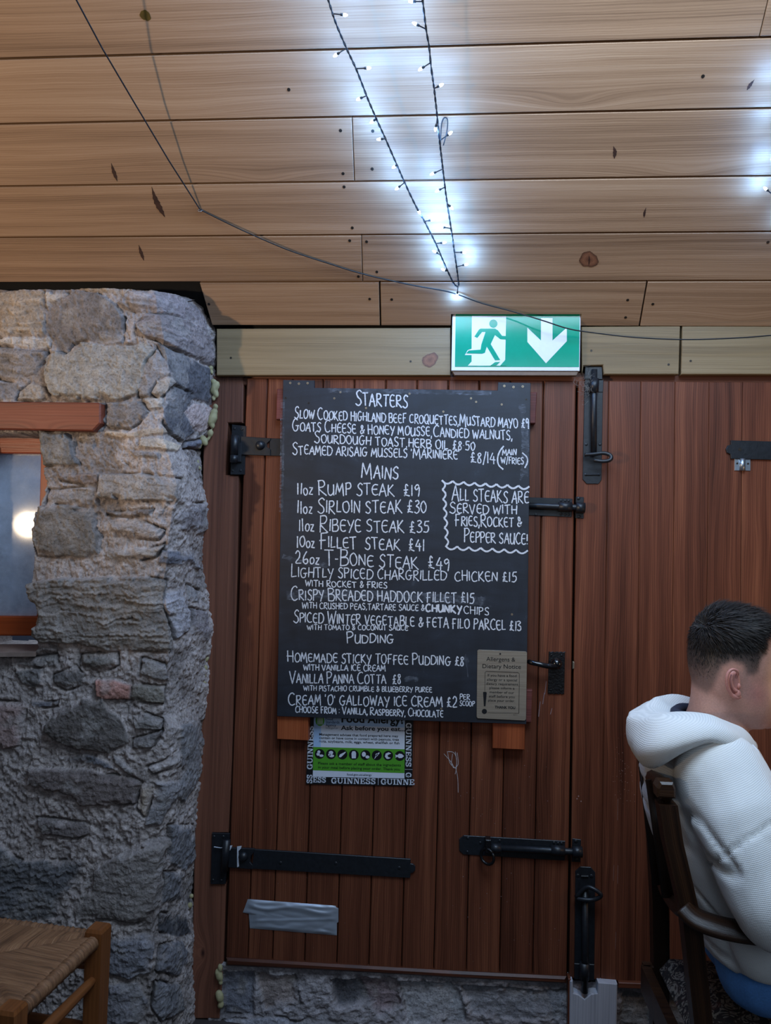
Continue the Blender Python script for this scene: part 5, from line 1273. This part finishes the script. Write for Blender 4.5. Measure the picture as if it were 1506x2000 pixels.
m_ = MB(); bar(m_, [(1301, 1567), (1312, 1640), (1331, 1720), (1347, 1790), (1359, 1900), (1371, 2010), (1384, 2200), (1390, 2620)], YN, .0165, .016, .6); adopt(m_.build('back_post', OAK), AC)
m_ = MB(); prism(m_, [pt(1285, 1559, YN-.018), pt(1321, 1561, YN-.018), pt(1321, 1541, YN-.018), pt(1316, 1529, YN-.018), pt(1290, 1528, YN-.018), pt(1284, 1540, YN-.018)], .03, .004); adopt(m_.build('post_cap', OAK), AC)
m_ = MB(); bar(m_, [(1262, 1470), (1272, 1550), (1281, 1640), (1287, 1760), (1289, 1880), (1287, 2010), (1284, 2224)], YFAR, .0185, .016, .3); adopt(m_.build('back_post', OAK), AC)
m_ = MB(); tube(m_, catmull([pt(1303, 1545, YN), pt(1289, 1535, -.80), pt(1272, 1520, -.68), pt(1264, 1500, -.56), pt(1262, 1482, YFAR)], 6), .022, 10, flat=(.5, 1.0)); adopt(m_.build('top_rail', OAK, None, True), AC)
m_ = MB(); tube(m_, catmull([pt(1340, 1775, YN), pt(1320, 1770, -.80), pt(1305, 1752, -.68), pt(1292, 1730, -.56), pt(1286, 1712, YFAR)], 6), .016, 8, flat=(.5, 1.0)); adopt(m_.build('cross_rail', OAK, None, True), AC)
for q in (.3, .7):
    m_ = MB(); a_ = pt(1303, 1545, YN).lerp(pt(1262, 1482, YFAR), q); b_ = pt(1340, 1775, YN).lerp(pt(1286, 1712, YFAR), q)
    tube(m_, [a_+Vector((-.012, 0, 0)), b_+Vector((-.012, 0, 0))], .016, 8, flat=(1, .3)); adopt(m_.build('splat', OAK, None, True), AC)
m_ = MB(); tube(m_, catmull([pt(1338, 1772, YN-.01), pt(1362, 1795, YN-.025), pt(1410, 1812, YN-.04), pt(1470, 1822, YN-.05), pt(1540, 1826, YN-.045), pt(1640, 1824, YN-.03)], 6), .0235, 12, flat=(1.2, .62)); adopt(m_.build('armrest', OAK, None, True), AC)
m_ = MB(); A_ = pt(1286, 1712, YFAR); tube(m_, catmull([A_, A_+Vector((.1, .03, -.01)), A_+Vector((.22, .04, -.02)), A_+Vector((.36, .03, -.02))], 6), .0235, 12, flat=(1.2, .62)); adopt(m_.build('armrest', OAK, None, True), AC)
xb_, xf_ = pt(1372, 2010, YN).x, pt(1372, 2010, YN).x+.50
for Yq in (YN-.04, YFAR+.03):
    m_ = MB(); tube(m_, [(xf_-.16, Yq, .72), (xf_-.12, Yq, .47)], .014, 8); adopt(m_.build('arm_support', OAK, None, True), AC)
    m_ = MB(); box(m_, (xf_-.03, Yq+(.05 if Yq < -.7 else -.05), .19), (.04, .04, .50), grain=(0, 0, 1)); adopt(m_.build('leg', OAK), AC)
    m_ = MB(); box(m_, ((xb_+xf_)/2, Yq+(.05 if Yq < -.7 else -.05), .18), (.46, .02, .026)); adopt(m_.build('stretcher', OAK), AC)
m_ = MB()
for (c, s) in ((((xb_+xf_)/2, YN+.015, .425), (.5, .022, .06)), (((xb_+xf_)/2, YFAR-.005, .425), (.5, .022, .06)), ((xf_-.015, -.67, .425), (.022, .40, .06)), ((xb_+.005, -.67, .425), (.022, .40, .06))): box(m_, c, s)
adopt(m_.build('seat_rail', OAK), AC)
a = NT('tapestry'); g = a.geo()
nz_ = a.noise(g, 14, 3, 0.5); v = a.n('ShaderNodeTexNoise'); v.inputs['Scale'].default_value = 26; v.inputs['Detail'].default_value = 1.5; v.inputs['Distortion'].default_value = 3.2; a.l(g, v.inputs['Vector'])
w_ = a.n('ShaderNodeTexVoronoi', feature='DISTANCE_TO_EDGE'); w_.inputs['Scale'].default_value = 34; a.l(g, w_.inputs['Vector'])
c = a.ramp(v.outputs[0], [(0.46, srgb(38, 30, 26)), (0.52, srgb(128, 118, 104)), (0.60, srgb(138, 126, 112)), (0.66, srgb(60, 44, 36))])
c = a.mix(a.ramp(w_.outputs['Distance'], [(0.02, 1.0), (0.05, 0.0)]), c, srgb(52, 38, 32)); c = a.mix(a.ramp(nz_, [(0.62, 0.0), (0.68, 0.7)]), c, srgb(112, 58, 50))
a.col(c); a.p.inputs['Roughness'].default_value = 0.9; a.bump(a.noise(g, 700, 2), 0.3, 0.001); TAP = a.m
m_ = MB(); nx, ny = 20, 20; vs = []
for j in range(ny+1):
    for i in range(nx+1):
        u, v_ = i/nx, j/ny; e = min(u, 1-u, v_, 1-v_)
        vs.append((xb_+.034+.464*u, YN-.01+.435*v_, .45+.045*math.sqrt(min(1, e*7))+.012*math.sin(u*3.14)*math.sin(v_*3.14)))
b0 = len(vs); vs += [(x, y, .448) for x, y, z in vs[:b0]]
fs = [[j*(nx+1)+i, j*(nx+1)+i+1, (j+1)*(nx+1)+i+1, (j+1)*(nx+1)+i] for j in range(ny) for i in range(nx)]
m_.add(vs, fs+[[b0+k for k in f[::-1]] for f in fs]); adopt(m_.build('seat_cushion', TAP, None, True), AC)

# ================================================================== THE SEATED MAN
def fuse(mb, name, voxel, smooth=6, keep=None):
    o = mb.build('tmp', DARKGAP); m = o.modifiers.new('r', 'REMESH'); m.mode = 'VOXEL'; m.voxel_size = voxel; m.adaptivity = 0
    if smooth:
        s = o.modifiers.new('s', 'SMOOTH'); s.iterations = smooth; s.factor = 0.5
    dg = bpy.context.evaluated_depsgraph_get(); dg.update(); me = bpy.data.meshes.new_from_object(o.evaluated_get(dg))
    bpy.data.objects.remove(o); me.name = name; me.materials.clear()
    me.polygons.foreach_set('use_smooth', [True]*len(me.polygons)); return me
def loft(mb, rings):
    n = len(rings[0]); vs = [p for r in rings for p in r]
    fs = [[i*n+k, i*n+(k+1) % n, (i+1)*n+(k+1) % n, (i+1)*n+k] for i in range(len(rings)-1) for k in range(n)]
    fs += [list(range(n))[::-1], [(len(rings)-1)*n+k for k in range(n)]]
    mb.add(vs, fs)
def limb(mb, P, Rr, seg=14):
    P = [Vector(p) for p in P]; tube(mb, P, Rr, seg); ball(mb, P[0], Rr[0]*.99, 14, 10); ball(mb, P[-1], Rr[-1]*.99, 14, 10)
def coords(me):
    a_ = np.zeros(len(me.vertices)*3); me.vertices.foreach_get('co', a_); n_ = np.zeros(len(me.vertices)*3); me.vertices.foreach_get('normal', n_)
    return a_.reshape(-1, 3), n_.reshape(-1, 3)
# the foam blobs are melted together here, with the same tool as the body
fb = MB()
for c_, r_, t_ in FOAMB: ball(fb, c_, r_, 12, 9, mat=Matrix.Rotation(t_, 3, 'Y'))
fme = fuse(fb, 'foam_sealant', .0025, 3); C_, N_ = coords(fme); h = .002*fbm(C_[:, 0]*90, C_[:, 1]*90, C_[:, 2]*70, 3, 4); fme.vertices.foreach_set('co', (C_+N_*h[:, None]).ravel())
fme.materials.append(FOAM); tag(link('foam_sealant', fme), 'yellowish blobs of expanding foam between the stone wall and the door post', 'foam', kind='stuff')
YM = -0.68
def ringpx(y, xb, xf, hw, Y=YM, n=28, ex=2.3, dy=0.0):
    b_, f_ = pt(xb, y, Y), pt(xf, y, Y); c = (b_+f_)/2; a_ = (f_-b_)/2; out = []
    for k in range(n):
        t = 2*math.pi*k/n; ct, st = math.cos(t), math.sin(t)
        cx = math.copysign(abs(ct)**(2/ex), ct); sy = math.copysign(abs(st)**(2/ex), st)
        out.append(c+a_*cx+Vector((0, hw*sy, 0)))
    return out
MAN = empty('person', Vector((0.72, YM, ZFL)), 'man in a pale waffle-knit hoodie sitting in the dark armchair, looking away', 'person')
head = MB()
loft(head, [ringpx(*q, ex=2.15) for q in ((1197, 1402, 1440, .025), (1202, 1384, 1462, .045), (1212, 1368, 1482, .060), (1229, 1355, 1499, .070), (1252, 1348, 1508, .0755), (1280, 1345, 1511, .077), (1304, 1347, 1510, .0755), (1322, 1351, 1507, .073), (1342, 1357, 1510, .0705), (1362, 1366, 1511, .067), (1382, 1382, 1508, .062), (1398, 1402, 1505, .054), (1410, 1424, 1503, .044), (1418, 1446, 1496, .032))])
loft(head, [ringpx(y, a_, b_, h_, ex=2.0) for y, a_, b_, h_ in ((1335, 1352, 1462, .054), (1360, 1351, 1462, .057), (1385, 1346, 1458, .059), (1410, 1334, 1456, .062), (1440, 1318, 1458, .075), (1470, 1300, 1460, .10))])
ball(head, pt(1497, 1409, YM), (.017, .022, .016)); ball(head, pt(1506, 1392, YM), (.011, .020, .009)); ball(head, pt(1508, 1381, YM), (.011, .020, .008))
limb(head, [pt(1508, 1318, YM), pt(1521, 1350, YM), pt(1526, 1362, YM)], [.010, .013, .015]); ball(head, pt(1506, 1308, YM-.03), (.012, .026, .009)); ball(head, pt(1506, 1308, YM+.03), (.012, .026, .009))
ball(head, pt(1466, 1340, YM-.045), (.034, .022, .036)); ball(head, pt(1466, 1340, YM+.045), (.034, .022, .036))
# trunk, arms and hands under the clothes, one continuous body
loft(head, [ringpx(y, a_+22, b_-22, h_-.03) for y, a_, b_, h_ in ((1458, 1292, 1452, .14), (1490, 1268, 1500, .19), (1560, 1272, 1520, .20), (1640, 1290, 1530, .19), (1720, 1310, 1540, .19), (1780, 1336, 1570, .19), (1830, 1370, 1600, .18))])
S_N, E_N, W_N = pt(1412, 1515, -.845), pt(1514, 1772, -.955), pt(1690, 1757, -.86)
S_F, E_F, W_F = pt(1420, 1500, -.515), pt(1500, 1720, -.45), pt(1640, 1745, -.57)
for S_, E_, W_ in ((S_N, E_N, W_N), (S_F, E_F, W_F)):
    limb(head, [S_, S_.lerp(E_, .5), E_], [.055, .048, .038]); limb(head, [E_, E_.lerp(W_, .4), W_], [.040, .036, .026])
    d = (W_-E_).normalized(); side = d.cross(ZV).normalized(); up_ = side.cross(d)
    pal = W_+d*.055
    ball(head, pal, (.046, .040, .017), mat=Matrix((d, side, up_)).transposed())
    sg = 1 if S_ is S_N else -1
    for k, (o_, L_) in enumerate(((.030, .072), (.010, .082), (-.010, .076), (-.029, .060))):
        b_ = pal+d*.034+side*o_*sg; m1_ = b_+d*L_*.5+up_*.004; t_ = b_+d*L_*.86-up_*.020
        limb(head, [b_, m1_, t_], [.0092, .0085, .0070], 10)
    b_ = W_+d*.03-side*.022*sg*-1; limb(head, [b_, b_+d*.03+side*.026*sg, b_+d*.058+side*.034*sg-up_*.008], [.013, .0105, .0085], 10)
bme = fuse(head, 'body', .0055, 5)
# ear, joined into the body mesh
ear = MB(); YEAR = YM-.079
E_ = lambda x, y, o_=0: pt(x, y, YEAR-o_)
tube(ear, catmull([E_(1437, 1324, .004), E_(1441, 1313, .011), E_(1433, 1307.5, .015), E_(1424, 1312, .017), E_(1419.5, 1325, .018), E_(1421, 1341, .015), E_(1428, 1355, .010), E_(1438, 1362, .006), E_(1445, 1360, .003)], 5), [.0030]*20+[.0032]*12+[.0045]*9, 8)
ball(ear, E_(1433, 1336, .002), (.013, .006, .027), 14, 10); ball(ear, E_(1440, 1355, .005), (.007, .006, .009)); tube(ear, catmull([E_(1430, 1318, .011), E_(1428, 1330, .012), E_(1432, 1344, .010), E_(1439, 1350, .009)], 5), .0030, 8); ball(ear, E_(1443, 1340, .006), (.004, .004, .006))
bm = bmesh.new(); bm.from_mesh(bme); ne0 = len(bm.verts)
vv = [bm.verts.new(p) for p in ear.v]
for f in ear.f:
    try:
        q = bm.faces.new([vv[k] for k in f]); q.smooth = True
    except ValueError: pass
bm.to_mesh(bme); bm.free()
C_, N_ = coords(bme)
hx, hy = projA(C_)
HAIRP = [(1330, 1150), (1330, 1300), (1345, 1338), (1362, 1352), (1382, 1362), (1396, 1348), (1406, 1328), (1415, 1306), (1430, 1298), (1447, 1303), (1456, 1322), (1474, 1326), (1486, 1316), (1492, 1292), (1502, 1278), (1506, 1262), (1498, 1244), (1506, 1228), (1530, 1215), (1530, 1150)]
sdh = poly_sd(hx+2*fbm(C_[:, 0]*200, C_[:, 1]*200, C_[:, 2]*200, 2, 3), hy, HAIRP)
dens_ = smooth01((sdh+1)/26)*(C_[:, 2] > 1.0)
fadeH = smooth01((1350-hy)/75)
skin = np.array([0.52, 0.28, 0.215]); dark = np.array([0.060, 0.045, 0.038])
colr = np.ones((len(C_), 4)); tint = 1+.10*fbm(C_[:, 0]*60, C_[:, 1]*60, C_[:, 2]*60, 3, 8)
base = skin[None]*tint[:, None]
earm = np.zeros(len(C_)); earm[ne0:] = 1
rosy = np.exp(-(((hx-1480)/22)**2+((hy-1355)/26)**2))*.5
base = base*(1-(earm*.55+rosy)[:, None]*np.array([0.0, .38, .30])[None])
k_ = (smooth01((sdh+1)/14)*(C_[:, 2] > 1.0)*(.58+.40*fadeH))*(1-earm); k_ = np.clip(k_, 0, .97)
colr[:, :3] = base*(1-k_[:, None])+dark[None]*k_[:, None]
ca = bme.color_attributes.new('skin_colour', 'FLOAT_COLOR', 'POINT'); ca.data.foreach_set('color', colr.ravel())
a = NT('skin'); sc_ = a.attr('skin_colour').outputs['Color']; g = a.geo(); nn = a.noise(g, 350, 4, .6)
a.col(a.mix(1.0, sc_, a.ramp(nn, [(.3, .86), (.7, 1.1)]), 'MULTIPLY')); a.p.inputs['Roughness'].default_value = .52; a.p.inputs['Subsurface Weight'].default_value = .12; a.p.inputs['Subsurface Radius'].default_value = (.01, .004, .002); a.p.inputs['Subsurface Scale'].default_value = .5; a.bump(nn, .12, .0006)
bme.materials.append(a.m); bme.polygons.foreach_set('use_smooth', [True]*len(bme.polygons))
BODY = link('body', bme); adopt(BODY, MAN)
# hair strands
rh = np.random.default_rng(5)
cand = np.where((sdh > 1) & (C_[:, 2] > 1.05) & (earm < .5) & (hy < 1366))[0]
hb = MB(); crown = np.array(pt(1392, 1222, YM-.03))
for it in range(30000):
    i = cand[rh.integers(len(cand))]; p = C_[i]+rh.normal(0, .0018, 3); nrm = N_[i]; yy = hy[i]; s_ = sdh[i]
    topw = float(smooth01((1285-yy)/80.)) if N_[i][2] > -.2 else 0; bk = float(smooth01((hx[i]-1352)/45.))
    L_ = .002+.008*min(1, max(0, (s_-4)/40))*float(smooth01((1345-yy)/80))+topw*(.35+.65*bk)*(.022+.018*rh.random())
    if s_ < 7 or (s_ < 22 and rh.random() > s_/26): continue
    if topw < .3 and rh.random() > .9*float(smooth01((1340-yy)/70)): continue
    rad = p-crown; rad[1] *= .9; rad /= (np.linalg.norm(rad)+1e-6)
    flow = rad*.55+np.array([.55*topw+.10, 0, -.55*(1-topw)])
    flow = flow-nrm*flow.dot(nrm); flow /= np.linalg.norm(flow)+1e-6
    lift = .14+.34*topw*bk
    d1 = flow*(1-lift)+nrm*lift+rh.normal(0, .13, 3); d1 /= np.linalg.norm(d1)
    d2 = flow*.95+nrm*(lift-.34)+rh.normal(0, .12, 3); d2 /= np.linalg.norm(d2)
    sd_ = np.cross(d1, nrm); sd_ /= np.linalg.norm(sd_)+1e-6; w0 = (.00032+.0008*topw)
    q0 = p-nrm*.0006; q1_ = q0+d1*L_*.5; q2_ = q1_+d2*L_*.5
    hb.add([q0-sd_*w0, q0+sd_*w0, q1_+sd_*w0*.8, q1_-sd_*w0*.8, q2_], [[0, 1, 2, 3], [3, 2, 4]], None, 0, float(rh.random()))
a = NT('dark_brown_hair'); tn = a.attr('tone').outputs['Fac']; a.col(a.ramp(tn, [(0.0, (.010, .008, .008, 1)), (.75, (.022, .019, .017, 1)), (1.0, (.06, .048, .042, 1))])); a.p.inputs['Roughness'].default_value = .55; a.p.inputs['Specular IOR Level'].default_value = .22
adopt(hb.build('hair', a.m), MAN)
for sg in (-1, 1):
    e_ = MB(); c = pt(1493, 1323, YM)+Vector((0, .031*sg, 0)); ball(e_, c, .0115, 14, 10); disc(e_, c+Vector((.0105, 0, -.002)), .0055, Vector((1, 0, -.1)), .0012, 14, mi=1)
    adopt(e_.build('eye', [WHITEP, GLOSS], None, True), MAN)
    e_ = MB(); tube(e_, catmull([c+Vector((.004, .02*sg, .014)), c+Vector((.0135, 0, .018)), c+Vector((.013, -.016*sg, .015))], 5), .0022, 6); adopt(e_.build('eyebrow', a.m, None, True), MAN)
# hoodie
hd = MB()
loft(hd, [ringpx(*q, ex=2.5) for q in ((1440, 1318, 1440, .10), (1456, 1290, 1450, .16), (1480, 1268, 1474, .205), (1520, 1262, 1494, .222), (1570, 1266, 1512, .226), (1640, 1284, 1536, .222), (1700, 1302, 1550, .222), (1750, 1322, 1570, .224), (1788, 1338, 1590, .224), (1812, 1352, 1606, .218))])
limb(hd, [S_N+Vector((0, .01, -.005)), S_N.lerp(E_N, .35), S_N.lerp(E_N, .75), E_N], [.086, .086, .080, .072]); limb(hd, [E_N, E_N.lerp(W_N, .5), E_N.lerp(W_N, .92)], [.072, .060, .042])
limb(hd, [S_F, S_F.lerp(E_F, .35), S_F.lerp(E_F, .75), E_F], [.084, .084, .078, .070]); limb(hd, [E_F, E_F.lerp(W_F, .5), E_F.lerp(W_F, .92)], [.070, .058, .042])
hme = fuse(hd, 'hoodie', .0075, 9)
C_, N_ = coords(hme); X, Y, Z = C_.T
fold = fbm(X*4+Z*4, Y*4, Z*9-X*7, 2, 21)
f2 = np.abs(fbm(X*3-Z*1, Y*3, Z*11+X*8, 2, 31)); low = smooth01((1.12-Z)/.25)
arm_d = np.abs((Z-.80)*.75+(X-.70)*.6)
h = .010*fold*(.4+.8*low)-.011*np.exp(-(f2/.05)**2)*(.05+.8*low)
# dropped shoulder seam and hem
ax, ay = projA(C_)
near = Y < -.80
seam = np.exp(-((((ax-1385)*(1610-1690)-(ay-1690)*(1506-1385))/145.)/3.5)**2)*near*(ax > 1383)
h = h-.006*seam
C2 = C_+N_*h[:, None]
hme.vertices.foreach_set('co', C2.ravel()); hme.update()
a = NT('waffle_knit'); g = a.geo()
def wav(rot, sc):
    mp = a.n('ShaderNodeMapping'); mp.inputs['Rotation'].default_value = rot; a.l(g, mp.inputs[0])
    w = a.n('ShaderNodeTexWave', wave_type='BANDS', bands_direction='Z'); w.inputs['Scale'].default_value = sc; w.inputs['Distortion'].default_value = .6; w.inputs['Detail'].default_value = 1; a.l(mp.outputs[0], w.inputs['Vector']); return w.outputs['Fac']
wA, wB = wav((0, R(24), 0), 118), wav((0, R(24+90), 0), 118)
hh_ = a.val('ADD', a.val('MULTIPLY', wA, .75), a.val('MULTIPLY', wB, .35))
a.col(a.mix(hh_, srgb(210, 210, 208), srgb(232, 231, 228))); a.p.inputs['Roughness'].default_value = .92; a.p.inputs['Specular IOR Level'].default_value = .15; a.p.inputs['Sheen Weight'].default_value = .15
a.bump(hh_, .35, .0010); WAF = a.m
hme.materials.append(WAF); HOOD = link('hoodie', hme); adopt(HOOD, MAN)
loops = [
 [(1455,1452,-.68),(1430,1438,-.745),(1392,1424,-.765),(1350,1412,-.75),(1322,1404,-.68),(1342,1392,-.615),(1385,1400,-.595),(1430,1432,-.615)],
 [(1468,1450,-.68),(1446,1424,-.765),(1398,1401,-.80),(1336,1390,-.785),(1272,1392,-.69),(1288,1364,-.59),(1345,1363,-.56),(1436,1414,-.60)],
 [(1473,1455,-.68),(1455,1431,-.79),(1400,1405,-.83),(1318,1394,-.82),(1240,1397,-.70),(1274,1370,-.575),(1342,1364,-.54),(1440,1420,-.57)],
 [(1474,1462,-.68),(1463,1452,-.815),(1402,1425,-.87),(1296,1412,-.845),(1227,1402,-.705),(1258,1380,-.555),(1340,1372,-.52),(1440,1430,-.55)],
 [(1473,1470,-.68),(1462,1474,-.825),(1392,1446,-.885),(1268,1462,-.86),(1228,1432,-.70),(1258,1412,-.555),(1340,1396,-.515),(1436,1446,-.545)],
 [(1468,1472,-.68),(1452,1480,-.815),(1380,1452,-.875),(1274,1497,-.84),(1240,1466,-.70),(1264,1432,-.56),(1340,1412,-.525),(1430,1456,-.555)],
 [(1462,1468,-.68),(1440,1474,-.795),(1374,1456,-.855),(1296,1486,-.80),(1264,1466,-.69),(1277,1440,-.585),(1340,1424,-.55),(1426,1458,-.58)]]
rings = [catmull([pt(*p) for p in L_], 7, True) for L_ in loops]
cols = []
for k in range(len(rings[0])): cols.append(catmull([r[k] for r in rings], 5))
m_ = MB(); nr_ = len(cols[0]); nk = len(cols); vs = []
for c in cols:
    for j, p in enumerate(c):
        vs.append(p+Vector((float(vnoise(p.x*22, p.y*22, p.z*22, 2)), float(vnoise(p.x*22, p.y*22, p.z*22, 3)), float(vnoise(p.x*22, p.y*22, p.z*22, 4))))*.004)
m_.add(vs, [[k*nr_+j, ((k+1) % nk)*nr_+j, ((k+1) % nk)*nr_+j+1, k*nr_+j+1] for k in range(nk) for j in range(nr_-1)])
o = m_.build('hood', WAF, None, True); o.parent = HOOD
s_ = o.modifiers.new('thick', 'SOLIDIFY'); s_.thickness = .004; s_.offset = 0
STRG = plain('white_cord', srgb(222, 224, 230), .8, noise=.05)
m_ = MB(); tube(m_, catmull([pt(1468, 1455, -.79), pt(1480, 1470, -.84), pt(1493, 1500, -.86), pt(1502, 1530, -.87), pt(1511, 1557, -.87), pt(1524, 1600, -.86)], 6), .0033, 8); o = m_.build('drawstring', STRG, None, True); o.parent = HOOD
m_ = MB(); tube(m_, catmull([pt(x, y, z_) for x, y, z_ in ((1448,1448,-.68),(1425,1432,-.74),(1390,1412,-.755),(1345,1400,-.745),(1318,1392,-.68),(1335,1382,-.62),(1385,1392,-.60),(1425,1425,-.62),(1448,1448,-.68))], 5), .010, 8); adopt(m_.build('shirt_collar', plain('navy_cotton', srgb(34, 40, 58), .9), None, True), MAN)
# jeans and shoes
jn = MB(); H_N, H_F = pt(1490, 1880, -.775), pt(1470, 1815, -.585)
for H_, sg in ((H_N, -1), (H_F, 1)):
    K_ = H_+Vector((.40, .02*sg, -.01)); A_ = Vector((K_.x+.03, K_.y, .05))
    limb(jn, [H_, H_.lerp(K_, .5), K_], [.092, .084, .066]); limb(jn, [K_, K_.lerp(A_, .4), A_], [.066, .062, .052])
ball(jn, (H_N+H_F)/2+Vector((0, 0, .01)), (.11, .17, .095), 18, 12)
jme = fuse(jn, 'jeans', .009, 6); C_, N_ = coords(jme); h = .006*fbm(C_[:, 0]*14, C_[:, 1]*14, C_[:, 2]*20, 3, 41); jme.vertices.foreach_set('co', (C_+N_*h[:, None]).ravel())
jme.materials.append(plain('blue_denim', srgb(92, 148, 216), .85, noise=.15, nscale=300)); adopt(link('jeans', jme), MAN)
for H_, sg in ((H_N, -1), (H_F, 1)):
    c = Vector((H_.x+.43, H_.y+.02*sg, ZFL)); sh = MB()
    ball(sh, c+Vector((.07, 0, .035)), (.125, .045, .035), 18, 10); ball(sh, c+Vector((.0, 0, .07)), (.055, .045, .06), 14, 10)
    adopt(link('shoe', fuse(sh, 'shoe', .006, 3)), MAN); bpy.data.objects[-1].data.materials.append(RUBBER) if False else None
for o in COL.objects:
    if o.name.startswith('shoe') and o.type == 'MESH' and not o.data.materials: o.data.materials.append(RUBBER)

# ================================================================== LAMP MIRRORED IN THE PANE
LB_ = bpy.data.materials.new('warm_bulb'); LB_.use_nodes = True
_p = LB_.node_tree.nodes['Principled BSDF']; _p.inputs['Emission Color'].default_value = (1.0, .72, .36, 1); _p.inputs['Emission Strength'].default_value = 40
LL = LAMP+Vector((-.06, -.06, -.03))
FL = empty('floor_lamp', Vector((LL.x, LL.y, ZFL)), 'warm floor lamp whose bulb mirrors in the window pane', 'lamp')
m_ = MB(); ball(m_, LL, .035, 14, 10); adopt(m_.build('bulb', LB_, None, True), FL)
m_ = MB(); tube(m_, [(LL.x, LL.y, ZFL+.01), LL-Vector((0, 0, .05))], .012, 10); adopt(m_.build('pole', BLACK, None, True), FL)
m_ = MB(); disc(m_, (LL.x, LL.y, ZFL), .14, ZV, .02, 24); adopt(m_.build('base', BLACK), FL)
m_ = MB(); tube(m_, [LL-Vector((0, 0, .06)), LL-Vector((0, 0, .045)), LL-Vector((0, 0, .02))], [.02, .07, .10], 20, False); adopt(m_.build('lamp_shade', BLACK, None, True), FL)
